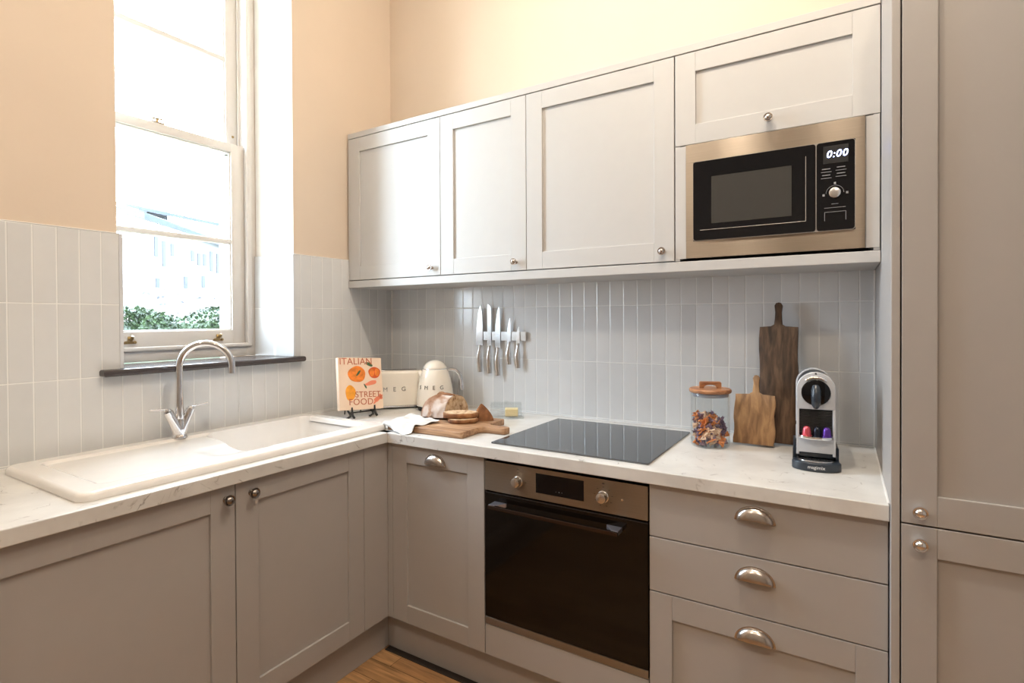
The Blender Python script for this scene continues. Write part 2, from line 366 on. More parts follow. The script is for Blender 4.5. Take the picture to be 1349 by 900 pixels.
def sash(name, x0, x1, z0, z1, mun, brail, trail, lab):
    b = BM(); yl, yr = -1.3505, -.7365; st = .062
    for a, c in ((yl, yl+st), (yr-st, yr)): box(b, (x0, a, z0), (x1, c, z1), .002)
    box(b, (x0+.0005, yl, z0), (x1-.0005, yr, z0+brail), .002); box(b, (x0+.0005, yl, z1-trail), (x1-.0005, yr, z1), .002)
    box(b, (x0+.003, yl+st-.001, mun-.012), (x1-.002, yr-st+.001, mun+.012), .005, seg=3)
    # ovolo moulding round the panes
    for a in (yl+st, yr-st): box(b, (x0+.01, a-.006, z0+brail), (x1-.008, a+.006, z1-trail), .003)
    for a in (z0+brail, z1-trail): box(b, (x0+.01, yl+st, a-.006), (x1-.008, yr-st, a+.006), .003)
    o = obj(name, b, m_sash, win, W=True, smooth=40, label=lab)
    for a, c in ((z0+brail, mun), (mun, z1-trail)):
        g = BM(); box(g, ((x0+x1)/2-.002, yl+st-.003, a), ((x0+x1)/2+.002, yr-st+.003, c))
        q = obj('glass_pane', g, m_glass, o); q.data.transform(ROOTM[win.name].inverted())
    return o
s1 = sash('lower_sash', -.266, -.238, 1.258, 2.188, 1.730, .062, .040, 'lower sliding sash')
s2 = sash('upper_sash', -.312, -.278, 2.146, 3.278, 2.590, .038, .05, 'upper sliding sash')
def sash_lift(y):
    b = BM(); x = -.238; z = 1.285
    box(b, (x, y-.022, z-.014), (x+.004, y+.022, z-.006), .001)
    box(b, (x, y-.009, z-.012), (x+.005, y+.009, z+.016), .002)
    for q in (-.016, .016): lathe(b, [(0, 0), (.006, 0), (.006, .006), (0, .008)], 12, T=TR(x+.003, y+q, z-.008, ry=PI/2))
    tube(b, [(x+.004, y, z+.004), (x+.020, y, z+.006), (x+.026, y, z+.018)], [.006, .006, .005], 8)
    return b
for y in (-1.225, -.868): obj('sash_lift', sash_lift(y), m_brass, win, W=True, smooth=40, label='small aged brass sash lift')
b = BM(); box(b, (-.262, -1.135, 2.188), (-.238, -1.085, 2.193), .001); tube(b, [(-.25, -1.11, 2.192), (-.25, -1.11, 2.205)], .006, 10); tube(b, [(-.25, -1.13, 2.206), (-.25, -1.09, 2.210)], .004, 8)
obj('sash_catch', b, m_brass, win, W=True, smooth=40, label='brass catch')
b = BM(); lathe(b, [(0, 0), (.006, 0), (.005, .003), (0, .004)], 12, T=TR(-.278, -.765, 2.235, ry=PI/2)); obj('screw_bolt', b, m_brass, win, W=True, smooth=40)
b = BM()
pts = [(-.222, -1.318), (-.222, -.689), (.0, -.645)]
prism(b, [(-.223, -1.398), (.0, -1.361), (.0, -1.425), (.046, -1.425), (.046, -.613), (.0, -.613), (.0, -.644), (-.223, -.688)], 1.1705, 1.195, .0085, seg=4)
obj('sill_board', b, m_slate, win, W=True, smooth=35, label='dark slate sill with rounded nose')

# ------------------------------------------------------------------ outside
m_grass = mat('garden_ground', (.20, .22, .14), .9, noise=.3, nscale=3)
m_leaf = mat('hedge_leaf', (.020, .034, .012), .5, noise=.6, nscale=5)
m_render = mat('pale_render', (.15, .15, .155), .9, noise=.1, nscale=2)
m_stone = ramp_mat('garden_stone', [(.33, (.02, .02, .025)), (.40, (.10, .09, .085)), (.6, (.20, .17, .15))], .9, 9, (1, 1, 1.6), 6)
m_roof = mat('slate_roof', (.020, .026, .034), .8, noise=.25, nscale=6)
m_dark = mat('dark_opening', (.012, .014, .018), .5)
b = BM(); box(b, (-40, -20, -.7), (-.46, 30, -.3)); struct('ground', b, m_grass)
b = BM(); rnd = random.Random(3)
def hedge_h(y): return 1.47+.07*math.sin(y*2.1)+.05*math.sin(y*5.3+1)+max(0, y-2.0)*.22
box(b, (-6.5, -.5, -.3), (-5.75, 4.2, 1.36), .1)
for i in range(14000):
    y = rnd.uniform(-.6, 4.4); hz = hedge_h(y)
    z = rnd.uniform(.55, 1.0)**.7*hz if rnd.random() < .7 else hz-rnd.random()*.08
    x = -5.72-rnd.random()*.10 if z < hz-.1 else rnd.uniform(-6.5, -5.7)
    c = Vector((x, y, z)); s = rnd.uniform(.02, .045); R3 = Euler((rnd.uniform(-1, 1), rnd.uniform(-1.2, 1.2), rnd.uniform(0, 6.3))).to_matrix()
    b.faces.new([b.verts.new(c+R3 @ Vector(q)*s) for q in ((-1, 0, 0), (0, -.6, .15), (1, 0, 0), (0, .6, .15))])
one('hedge', b, m_leaf, 'clipped green garden hedge seen through the window', 'hedge', (-6.1, 1.8, -.3), W=True)
b = BM(); box(b, (-9.4, -2, -.3), (-9.0, 9, 2.0), .03)
one('garden_wall', b, m_stone, 'sunlit pale stone garden wall behind the hedge', 'wall', (-9.2, 3.5, -.3), W=True)
hs = thing('house', 'sunlit white house with slate roof beyond the hedge', 'house', (-15, 7, -.3))
b = BM(); box(b, (-19, 5.15, -.3), (-14, 13, 3.75)); 
obj('wall', b, m_render, hs, W=True)
b = BM()
def quadslab(b, p, n, t=.12):
    t_ = BM(); vs = [t_.verts.new(q) for q in p]; f = t_.faces.new(vs); g = bmesh.ops.extrude_face_region(t_, geom=[f])
    bmesh.ops.translate(t_, verts=[e for e in g['geom'] if isinstance(e, bmesh.types.BMVert)], vec=Vector(n)*t); merge(b, t_)
quadslab(b, [(-13.8, 4.95, 4.12), (-13.8, 9.5, 3.0), (-16.5, 9.5, 3.9), (-16.5, 4.95, 4.75)], (0, 0, 1), .16)
obj('roof', b, m_roof, hs, W=True)
b = BM(); quadslab(b, [(-14.6, 5.6, 4.45), (-14.6, 13, 4.05), (-18, 13, 4.75), (-18, 5.6, 5.2)], (0, 0, 1), .10)
obj('upper_roof', b, m_roof, hs, W=True)
b = BM(); box(b, (-17, 6.2, 4.6), (-16.4, 6.8, 5.7), .02); obj('chimney', b, m_render, hs, W=True)
for y, z0, z1 in ((5.32, 3.15, 3.7), (5.52, 2.9, 3.6), (5.74, 3.2, 3.55), (6.3, 3.1, 3.42), (6.48, 3.0, 3.35), (6.65, 3.0, 3.35), (6.85, 2.85, 3.45), (7.05, 2.8, 3.4), (5.35, 2.2, 2.55), (6.1, 2.3, 2.65), (6.6, 2.35, 2.7)):
    b = BM(); box(b, (-14.0, y-.045, z0), (-13.97, y+.045, z1)); obj('window', b, m_dark, hs, W=True)

# ------------------------------------------------------------------ cabinet pieces
def shaker(bm, x0, x1, z0, z1, yf, st=.074, rl=.072, th=.018, rec=.008, flat=False, toprl=None, botrl=None):
    """framed door whose face lies in the plane y=yf and looks towards -y"""
    if flat: return box(bm, (x0, yf, z0), (x1, yf+th, z1), .0015)
    tr_ = toprl or rl; br_ = botrl or rl
    for a, c in ((x0, x0+st), (x1-st, x1)): box(bm, (a, yf, z0), (c, yf+th, z1), .0012)
    box(bm, (x0+st, yf+.0002, z0), (x1-st, yf+th, z0+br_), .0012); box(bm, (x0+st, yf+.0002, z1-tr_), (x1-st, yf+th, z1), .0012)
    box(bm, (x0+st-.002, yf+rec, z0+br_-.002), (x1-st+.002, yf+th-.001, z1-tr_+.002))
    return bm
def knob(bm, x, y, z, r=.0165, T=None):
    M_ = TR(x, y, z, rx=PI/2)
    if T is not None: M_ = T @ M_
    lathe(bm, [(r*.62, 0), (r*.62, .002), (r*.42, .004), (r*.38, .012), (r*.95, .017), (r, .0205), (r*.93, .0235), (r*.80, .0235), (r*.72, .0225), (r*.60, .0265), (r*.35, .0295), (0, .0305)], 28, T=M_)
    return bm
def cup(bm, x, y, z, w_=.052, h=.044, d=.021):
    """half-dome cup pull, open underneath; z = middle"""
    zb = z-h/2
    def fn(u, v):
        # u sweeps the arch from left foot over the top to the right foot; v from the wall edge out to the open lip below
        a = PI*u; b_ = PI/2*v
        return Vector((x-w_*.92*math.cos(a)*(1-.05*v), y-.001-d*math.sin(b_)*math.sin(a)**.55, zb+h*.90*math.sin(a)*math.cos(b_)+.007*math.sin(a)*v))
    surf(bm, fn, 28, 10, thick=.0014)
    # flat flange round the arch
    t = BM(); n = 28; A = []; B = []
    for k in range(n+1):
        a = PI*k/n
        A.append((x-w_*math.cos(a), zb-.001+h*math.sin(a))); B.append((x-w_*.88*math.cos(a), zb-.001+h*.86*math.sin(a)))
    va = [t.verts.new((p[0], y-.0025, p[1])) for p in A]; vb = [t.verts.new((p[0], y-.0035, p[1])) for p in B]; vc = [t.verts.new((p[0], y, p[1])) for p in A]
    for k in range(n): t.faces.new((va[k], va[k+1], vb[k+1], vb[k])); t.faces.new((vc[k], vc[k+1], va[k+1], va[k]))
    merge(bm, t)
    return bm

YF = -.6675      # door faces, back run
ZB, ZTOP = .158, .866
# ---- back run: narrow pull-out cabinet
c = thing('base_cabinet', 'narrow taupe base cabinet with one cup-handled door left of the oven', 'cabinet', (.869, -.32, 0))
b = BM(); box(b, (.646, YF+.0195, .15), (1.092, -.03, .868)); obj('body', b, m_carc, c, W=True)
b = BM(); shaker(b, .6455, 1.0915, ZB, ZTOP, YF, toprl=.070, botrl=.070); d = obj('door', b, m_low, c, W=True)
o = obj('handle', cup(BM(), .866, YF, .829), m_nickel, d, smooth=60, label='brushed nickel cup handle'); o.data.transform(ROOTM[c.name].inverted())
# ---- drawers
c = thing('drawer_cabinet', 'taupe base cabinet of three drawers right of the oven', 'cabinet', (1.99, -.32, 0))
b = BM(); box(b, (1.696, YF+.0195, .15), (2.286, -.03, .868)); obj('body', b, m_carc, c, W=True)
for k, (z0, z1, fl, hz) in enumerate(((.7105, .866, True, .829), (.5465, .7075, True, .663), (.158, .5435, False, .497))):
    b = BM(); shaker(b, 1.6955, 2.2865, z0, z1, YF, st=.067, rl=.072, flat=fl); d = obj('drawer', b, m_low, c, W=True, label=('top slab drawer', 'middle slab drawer', 'deep framed bottom drawer')[k])
    o = obj('handle', cup(BM(), 1.987, YF, hz), m_nickel, d, W=False, smooth=60, label='brushed nickel cup handle'); o.data.transform(ROOTM[c.name].inverted())
# ---- sink run (doors face +x): local frame turned a quarter
XF = .6175
c = thing('sink_cabinet', 'wide taupe two-door base cabinet under the white sink', 'cabinet', (.0, -1.31, 0), PI/2)
# local: x along world +y, -y along world +x ;  world y = -1.31+lx ; world x = -ly
lf = -XF
b = BM(); box(b, (-.615, lf+.0195, .15), (.655, -.03, .868))
bmesh.ops.delete(b, geom=[f for f in b.faces if f.normal.z > .9 or (f.calc_center_median().z > .86)], context='FACES'); obj('body', b, m_carc, c)
for x0, x1, kx, lab in ((-.616, -.0015, -.029, 'left framed door'), (.0015, .5145, .052, 'right framed door')):
    b = BM(); shaker(b, x0, x1, ZB, ZTOP, lf, toprl=.069); d = obj('door', b, m_low, c, label=lab)
    obj('knob', knob(BM(), kx, lf, .827), m_pewter, d, smooth=50, label='dark pewter knob')
# corner filler
b = BM(); box(b, (.599, -.7935, ZB), (XF, -.6675, ZTOP), .0012); box(b, (XF-.001, -.6675+.0005, ZB), (.6435, -.6495, ZTOP), .0012)
one('corner_post', b, m_low, 'taupe corner filler panel between the two base runs', 'panel', (.615, -.68, ZB), W=True)
# plinths
b = BM(); box(b, (.552, -2.33, .001), (XF-.046, YF+.046, .152), .001); one('plinth', b, m_low, 'taupe plinth board under the sink cabinet', 'plinth', (.56, -1.5, 0), W=True)
b = BM(); box(b, (XF-.0455, YF+.046, .001), (2.286, YF+.064, .152), .001); one('plinth', b, m_low, 'long taupe plinth board under the oven and drawers', 'plinth', (1.4, -.61, 0), W=True)
# ---- worktop
b = BM(); XW, YW = .634, -.684; wt0, wt1 = .8695, .910
SX0, SX1, SY0, SY1 = .095, .53, -1.215, -.650     # bowl hole
xs = [.011, SX0, SX1, XW, 2.2880]; ys = [-2.42, SY0, SY1, YW, -.011]
def wt_cell(i, j):
    if i == 3: return j == 3
    if i == 1 and j == 1: return False
    return True
t = BM(); vd = {}
def gv(i, j, k):
    if (i, j, k) not in vd: vd[(i, j, k)] = t.verts.new((xs[i], ys[j], (wt0, wt1)[k]))
    return vd[(i, j, k)]
for i in range(4):
    for j in range(4):
        if not wt_cell(i, j): continue
        t.faces.new([gv(i, j, 1), gv(i+1, j, 1), gv(i+1, j+1, 1), gv(i, j+1, 1)]); t.faces.new([gv(i, j, 0), gv(i, j+1, 0), gv(i+1, j+1, 0), gv(i+1, j, 0)])
        for (di, dj, a, c_) in ((-1, 0, (i, j+1), (i, j)), (1, 0, (i+1, j), (i+1, j+1)), (0, -1, (i, j), (i+1, j)), (0, 1, (i+1, j+1), (i, j+1))):
            ni, nj = i+di, j+dj
            if 0 <= ni < 4 and 0 <= nj < 4 and wt_cell(ni, nj): continue
            t.faces.new([gv(*a, 0), gv(*c_, 0), gv(*c_, 1), gv(*a, 1)])
bmesh.ops.recalc_face_normals(t, faces=t.faces[:])
ed = [e for e in t.edges if len(e.link_faces) == 2 and e.calc_face_angle(0) > 1]
bmesh.ops.bevel(t, geom=ed, offset=.0025, segments=2, profile=.5, affect='EDGES')
merge(b, t); one('worktop', b, m_quartz, 'pale veined L-shaped worktop running under the sink and the hob', 'worktop', (.634, -.684, wt0), W=True)
# ---- tall cabinet
b = BM(); box(b, (2.289, -.705, 0.001), (2.3065, -.012, 2.33), .0015); one('end_panel', b, m_low, 'tall taupe end panel at the right end of the worktop', 'panel', (2.298, -.35, 0), W=True)
c = thing('tall_cabinet', 'tall taupe two-door larder cabinet at the right edge', 'cabinet', (2.61, -.35, 0))
b = BM(); box(b, (2.309, -.685, .15), (2.925, -.012, 2.33)); obj('body', b, m_carc, c, W=True)
for z0, z1, lab in ((.158, .8775, 'lower framed door'), (.8815, 2.326, 'upper framed door')):
    b = BM(); shaker(b, 2.3095, 2.925, z0, z1, -.705, st=.067, rl=.0695); d = obj('door', b, m_low, c, W=True, label=lab)
    o = obj('knob', knob(BM(), 2.3435, -.705, .914 if z0 > .5 else .840, .0155), m_chrome, d, W=False, smooth=50, label='polished chrome knob'); o.data.transform(ROOTM[c.name].inverted())
b = BM(); box(b, (2.309, -.655, .001), (2.925, -.637, .148), .001); obj('kickboard', b, m_low, c, W=True)
# ---- wall cabinets
YU = -.322; UZ0, UZ1 = 1.566, 2.292
names = ((.020, .6165, .566, 'wide pale grey wall cabinet in the corner beside the window'), (.6195, 1.0715, 1.021, 'narrow pale grey wall cabinet, second from the corner'), (1.0745, 1.6805, 1.640, 'widest pale grey wall cabinet left of the microwave'))
for x0, x1, kx, lab in names:
    c = thing('wall_cabinet', lab, 'cabinet', ((x0+x1)/2, -.16, UZ0))
    b = BM(); box(b, (x0+.0005, YU+.0195, UZ0), (x1+.0005, -.012, UZ1)); obj('body', b, m_up, c, W=True)
    b = BM(); shaker(b, x0, x1, UZ0+.002, UZ1, YU, st=.073, rl=.070); d = obj('door', b, m_up, c, W=True)
    o = obj('knob', knob(BM(), kx, YU, 1.604, .0145), m_nickel, d, W=False, smooth=50, label='brushed nickel knob'); o.data.transform(ROOTM[c.name].inverted())
c = thing('wall_cabinet', 'pale grey wall cabinet with lift-up flap door holding the microwave', 'cabinet', (1.985, -.16, UZ0))
b = BM(); box(b, (1.684, YU+.0195, 1.972), (2.286, -.012, UZ1)); box(b, (1.684, YU+.002, UZ0), (1.700, -.012, 1.971)); box(b, (2.270, YU+.002, UZ0), (2.286, -.012, 1.971)); box(b, (1.7, -.03, UZ0), (2.27, -.012, 1.971))
obj('body', b, m_up, c, W=True)
b = BM(); shaker(b, 1.6845, 2.2865, 1.972, UZ1, YU, st=.070, rl=.068); d = obj('flap_door', b, m_up, c, W=True)
o = obj('knob', knob(BM(), 1.986, YU, 2.012, .0145), m_nickel, d, W=False, smooth=50, label='brushed nickel knob'); o.data.transform(ROOTM[c.name].inverted())
for x0, x1 in ((1.6855, 1.7215), (2.250, 2.2855)):
    b = BM(); box(b, (x0, YU-.0005, 1.573), (x1, YU+.0015, 1.968), .0006); obj('side_infill', b, m_up, c, W=True)
b = BM(); box(b, (.0115, YU-.001, 2.2955), (2.287, -.012, 2.322), .0015); one('cornice', b, m_up, 'pale grey cornice board along the wall cabinet tops', 'cornice', (1.15, -.16, 2.2955), W=True)
b = BM(); box(b, (.0115, YU-.003, 1.5285), (2.2875, -.0115, 1.5635), .002); one('light_rail', b, m_up, 'pale grey bottom board running under all wall cabinets', 'rail', (1.15, -.16, 1.5285), W=True)
b = BM(); box(b, (.0115, YU, 1.565), (.0185, -.012, 2.294), .001); one('scribe_strip', b, m_up, 'thin pale grey filler strip between window wall and corner cabinet', 'strip', (.015, -.16, 1.565), W=True)

# ------------------------------------------------------------------ microwave
c = thing('microwave', 'built-in steel microwave with black door showing 0:00', 'microwave', (1.985, -.17, 1.572))
yb = YU-.006
b = BM(); box(b, (1.7225, yb+.004, 1.573), (2.249, YU+.03, 1.969)); box(b, (1.74, YU+.03, 1.60), (2.23, -.06, 1.94)); obj('body', b, m_black, c, W=True)
b = BM()
X0, X1, Z0, Z1 = 1.7225, 2.249, 1.573, 1.969; x0, x1, z0, z1 = 1.747, 2.2245, 1.631, 1.906
box(b, (X0, yb, z1), (X1, yb+.006, Z1), .0006); box(b, (X0, yb, Z0), (X1, yb+.006, z0), .0006); box(b, (X0, yb+.0001, z0), (x0, yb+.006, z1)); box(b, (x1, yb+.0001, z0), (X1, yb+.006, z1))
obj('steel_surround', b, m_steel, c, W=True)
b = BM(); prism(b, rrect(x0, -z1, x1, -z0, .010), 0, .003, T=Matrix.Translation((0, yb-.001, 0)) @ Matrix.Rotation(-PI/2, 4, 'X')); 
obj('chrome_bezel', b, m_steel2, c, W=True)
b = BM(); prism(b, rrect(x0+.002, -z1+.002, 2.1195, -z0-.002, .008), 0, .004, T=Matrix.Translation((0, yb-.005, 0)) @ Matrix.Rotation(-PI/2, 4, 'X')); d = obj('door', b, m_blackglass, c, W=True)
b = BM(); box(b, (1.809, yb-.0055, 1.688), (2.053, yb-.005, 1.848)); o = obj('door_window', b, mat('grey_mesh_window', (.045, .042, .038), .10, 0, .3), d, label='greyish viewing window'); o.data.transform(ROOTM[c.name].inverted())
b = BM(); box(b, (2.0915, yb-.0065, 1.667), (2.0935, yb-.005, 1.868), .0004); box(b, (1.772, yb-.0065, 1.6665), (2.0925, yb-.005, 1.668), .0004); box(b, (2.1197, yb-.0045, 1.634), (2.1215, yb-.0005, 1.903))
o = obj('bright_edging', b, m_steel2, d, label='thin bright metal edging'); o.data.transform(ROOTM[c.name].inverted())
b = BM(); prism(b, rrect(2.122, -z1+.002, x1-.002, -z0-.002, .008), 0, .004, T=Matrix.Translation((0, yb-.005, 0)) @ Matrix.Rotation(-PI/2, 4, 'X')); d = obj('control_panel', b, m_blackglass, c, W=True)
def sub(name, bm, m, par, root, **k):
    bm.transform(ROOTM[root.name].inverted()); return obj(name, bm, m, par, **k)
b = BM(); box(b, (2.140, yb-.0056, 1.838), (2.206, yb-.005, 1.892)); sub('display', b, m_black, d, c)
m_digit = mat('lit_digits', (.6, .65, .95), .5, emit=(.72, .80, 1, 2.6))
T_ = TR(2.1755, yb-.0060, 1.865, rx=PI/2)
b = text_bm('0:00', .030, .0003, T=T_, shear=.2, spacing=1.12); b = text_bm('0:00', .030, .0003, T=TR(2.1762, yb-.0060, 1.865, rx=PI/2), shear=.2, spacing=1.12, bm=b); sub('digits', b, m_digit, d, c, label='glowing 0:00 clock digits')
m_pr = mat('grey_print', (.22, .22, .23), .5)
b = BM()
for (px, pz) in ((2.148, 1.822), (2.187, 1.824), (2.148, 1.803), (2.187, 1.805)):
    box(b, (px-.011, yb-.0055, pz-.0012), (px+.011, yb-.005, pz+.0012)); box(b, (px-.014, yb-.0054, pz-.010), (px+.014, yb-.005, pz-.0085))
for k in range(13):
    a = PI*k/12; a2 = PI*(k+1)/12
    if k == 12: break
    p1 = (2.171+.0235*math.cos(a), 1.746+.0235*math.sin(a)); p2 = (2.171+.0235*math.cos(a2), 1.746+.0235*math.sin(a2))
    tube(b, [(p1[0], yb-.005, p1[1]), (p2[0], yb-.005, p2[1])], .0006, 5)
for q in ((2.171, 1.776), (2.141, 1.742), (2.203, 1.744)): box(b, (q[0]-.003, yb-.0056, q[1]-.0035), (q[0]+.003, yb-.005, q[1]+.0035))
box(b, (2.162, yb-.0055, 1.7120), (2.180, yb-.005, 1.7136)); box(b, (2.143, yb-.0055, 1.701), (2.199, yb-.005, 1.7022)); box(b, (2.143, yb-.0055, 1.662), (2.1445, yb-.005, 1.688)); box(b, (2.199, yb-.0055, 1.662), (2.2005, yb-.005, 1.688)); box(b, (2.143, yb-.0055, 1.688), (2.2, yb-.005, 1.6892))
sub('printed_marks', b, m_pr, d, c)
b = BM(); lathe(b, [(.0165, 0), (.0165, .010), (.0155, .0135), (.013, .0145), (0, .0145)], 32, T=TR(2.171, yb-.005, 1.745, rx=PI/2)); box(b, (-.0007, -.0005, 0), (.0007, .0005, .012), T=TR(2.176, yb-.0195, 1.737, ry=.6) ); sub('dial', b, m_steel2, d, c, smooth=35, label='round silver dial')

# ------------------------------------------------------------------ oven
c = thing('oven', 'built-in single oven with steel control panel and black glass door', 'oven', (1.393, -.35, .272))
OX0, OX1 = 1.0965, 1.6915; YO = YF-.002
b = BM(); box(b, (1.0955, YO+.022, .272), (1.6925, -.05, .862)); obj('body', b, m_blackmatt, c, W=True)
b = BM(); box(b, (OX0, YO, .752), (OX1, YO+.02, .857), .0012); d = obj('control_panel', b, m_steel, c, W=True)
b = BM(); box(b, (1.306, YO-.0006, .776), (1.482, YO+.001, .842)); e = sub('display', b, m_blackglass, d, c)
m_mark = mat('dark_print', (.05, .04, .035), .5)
b = BM()
for kx, n0, n1 in ((1.236, 0, 4), (1.549, 0, 9)):
    for k in range(n0, n1):
        a = math.radians(90+k*(360/n1)); rr_ = .030
        box(b, (-.0028, -.0004, -.0008), (.0028, .0002, .0008), T=TR(kx+rr_*math.cos(a), YO-.0002, .803+rr_*math.sin(a)))
box(b, (1.232, YO-.0004, .842), (1.240, YO, .846)); box(b, (1.545, YO-.0004, .842), (1.553, YO, .846))
sub('printed_marks', b, m_mark, d, c)
b = BM()
for k in (-.012, 0, .010): lathe(b, [(0, 0), (.002 if k == 0 else .0012, 0), (0, .0004)], 8, T=TR(1.394+k, YO-.0007, .790, rx=PI/2))
sub('touch_marks', b, m_pr, d, c)
for kx in (1.236, 1.549):
    b = BM(); lathe(b, [(.019, 0), (.019, .003), (.0165, .004), (.0165, .020), (.0155, .024), (.013, .025), (0, .025)], 32, T=TR(kx, YO, .803, rx=PI/2)); box(b, (kx-.001, YO-.0258, .803), (kx+.001, YO-.024, .8175)); sub('oven_knob', b, m_steel2, d, c, smooth=35, label='round silver push knob')
b = BM(); lathe(b, [(0, 0), (.004, 0), (.0035, .001), (0, .0013)], 12, T=TR(1.611, YO, .803, rx=PI/2)); sub('indicator', b, m_steel2, d, c)
b = BM(); box(b, (OX0, YO, .2985), (OX1, YO+.02, .7475), .0012); d = obj('door', b, m_ovenglass, c, W=True)
b = BM(); box(b, (OX0, YO-.0006, .743), (OX1, YO+.003, .7455), .0005); sub('door_top_trim', b, m_black, d, c)
b = BM()
box(b, (1.139, YO-.046, .7035), (1.611, YO-.034, .7165), .002)
sub('handle', b, mat('dark_steel_handle', (.085, .065, .058), .25, 1), d, c, label='dark flat bar handle')
for s, hx in ((1, 1.139), (-1, 1.611)):
    b = BM(); prism(b, [(hx, YO-.040), (hx, YO), (hx+s*.050, YO), (hx+s*.050, YO-.004), (hx+s*.022, YO-.040)], .7045, .7175, .0008); sub('handle_bracket', b, mat('satin_bracket', (.45, .45, .52), .3, .9), d, c)
b = BM(); box(b, (OX0, YO, .2715), (OX1, YO+.02, .2965), .0012); obj('steel_bottom_trim', b, m_steel, c, W=True)
# rack lines faintly seen through the glass are left to reflection
b = BM(); box(b, (1.0955, YF, ZB), (1.6925, YF+.018, .2685), .0012); one('oven_filler_panel', b, m_low, 'taupe filler board below the oven', 'panel', (1.394, YF, ZB), W=True)

# ------------------------------------------------------------------ hob
c = thing('hob', 'black glass induction hob set in the worktop', 'hob', (1.388, -.36, .9105))
b = BM(); prism(b, rrect(1.096, -.630, 1.680, -.085, .006), .9105, .9155, .001); obj('glass_top', b, m_hob, c, W=True)
b = BM()
t = BM()
for q in ((1.12, -.60), ):
    pass
box(b, (1.33, -.612, .9155), (1.45, -.6105, .9157)); box(b, (1.355, -.600, .9155), (1.36, -.595, .9157)); box(b, (1.385, -.600, .9155), (1.39, -.595, .9157)); box(b, (1.415, -.600, .9155), (1.42, -.595, .9157))
obj('touch_controls', b, m_pr, c, W=True)

# ------------------------------------------------------------------ sink
c = thing('sink', 'long white ceramic sink with drainer and one bowl under the window', 'sink', (.3, -1.15, .9105))
sx0, sx1, sy0, sy1 = .046, .584, -1.690, -.622; HT = .932
def sst(a, b_, x): t_ = max(0, min(1, (x-a)/(b_-a))); return t_*t_*(3-2*t_)
def rr_sdf(x, y, ax, ay, bx, by, r):
    cx, cy = (ax+bx)/2, (ay+by)/2; qx = abs(x-cx)-(bx-ax)/2+r; qy = abs(y-cy)-(by-ay)/2+r
    return math.hypot(max(qx, 0), max(qy, 0))+min(max(qx, qy), 0)-r
def sink_h(x, y):
    h = HT
    d = -rr_sdf(x, y, .105, -1.625, .520, -1.10, .03)       # drainer tray
    # tray follows the bowl's slanting edge
    h -= .0075*sst(0, .016, d)
    d3 = -rr_sdf(x, y, .30, -1.30, .50, -1.10, .07); h -= .004*sst(0, .05, d3)
    # bowl with a slanting left edge
    ex = -1.135-.05*sst(.18, .46, x)
    d2 = -rr_sdf(x, y, .118, ex, .512, -.674, .045)
    h -= .155*sst(.0, .016, d2)+.015*sst(.01, .10, d2)
    d0 = -rr_sdf(x, y, sx0, sy0, sx1, sy1, .035)            # rounded outer edge
    h -= .010*(1-sst(-.001, .011, d0))**2
    return h
t = BM(); step = .0045; nx = int((sx1-sx0)/step); ny = int((sy1-sy0)/step)
def warp(x, y):
    """pull grid points in so the outline has round corners"""
    r = .035; cx = min(max(x, sx0+r), sx1-r); cy = min(max(y, sy0+r), sy1-r); dx, dy = x-cx, y-cy
    if dx and dy:
        m_ = max(abs(dx), abs(dy)); l = math.hypot(dx, dy); return cx+dx*m_/l, cy+dy*m_/l
    return x, y
G = []
for i in range(nx+1):
    row = []
    for j in range(ny+1):
        x, y = warp(sx0+(sx1-sx0)*i/nx, sy0+(sy1-sy0)*j/ny); row.append(t.verts.new((x, y, sink_h(x, y))))
    G.append(row)
for i in range(nx):
    for j in range(ny): t.faces.new((G[i][j], G[i+1][j], G[i+1][j+1], G[i][j+1]))
rim = [G[i][0] for i in range(nx+1)]+[G[nx][j] for j in range(1, ny+1)]+[G[i][ny] for i in range(nx-1, -1, -1)]+[G[0][j] for j in range(ny-1, 0, -1)]
lo = [t.verts.new((v.co.x, v.co.y, .9105)) for v in rim]
for k in range(len(rim)): k2 = (k+1) % len(rim); t.faces.new((rim[k], lo[k], lo[k2], rim[k2]))
b = BM(); merge(b, t); obj('basin', b, m_ceramic, c, W=True, smooth=50)
b = BM(); lathe(b, [(0, 0), (.042, 0), (.040, .003), (.030, .002), (0, .001)], 24, T=TR(.32, -.90, .764)); obj('plug_hole', b, m_chrome, c, W=True, smooth=40)

# ------------------------------------------------------------------ tap
tx, ty, tz = .098, -1.208, HT
c = thing('kitchen_tap', 'chrome swan-neck mixer tap with two lever handles', 'tap', (tx, ty, tz))
b = BM(); lathe(b, [(.026, 0), (.026, .004), (.022, .009), (.0205, .012)], 32)
# V-shaped body: widening fan between the two valves
tube(b, [(0, 0, .008), (0, 0, .03)], [.0205, .020], 24)
for s in (1, -1):
    tube(b, [(0, s*.000, .012), (0, s*.013, .042), (0, s*.026, .070), (0, s*.034, .086)], [.020, .0185, .0165, .0155], 24)
tube(b, [(0, 0, .02), (0, 0, .062), (0, 0, .075)], [.020, .018, .012], 24)
obj('tap_body', b, m_chrome, c, smooth=50)
b = BM(); th = math.radians(50); R1 = .088; zs = .257
pts = [(0, 0, .06), (0, 0, .12), (0, 0, .18), (0, 0, .225)]
for k in range(0, 25):
    a = PI-(PI*1.02)*k/24; q = R1+R1*math.cos(a); pts.append((q*math.cos(th), q*math.sin(th), zs+R1*math.sin(a)))
tube(b, pts, [.0145]*2+[.0125]*(len(pts)-2), 20); obj('spout', b, m_chrome, c, smooth=60)
b = BM(); e = pts[-1]; tube(b, [(e[0], e[1], e[2]+.004), (e[0], e[1], e[2]-.020)], .0135, 20); obj('nozzle', b, m_chrome, c, smooth=50); b = BM(); tube(b, [(0, 0, .070), (0, 0, .082)], .0165, 20); obj('neck_ring', b, m_chrome, c, smooth=50)
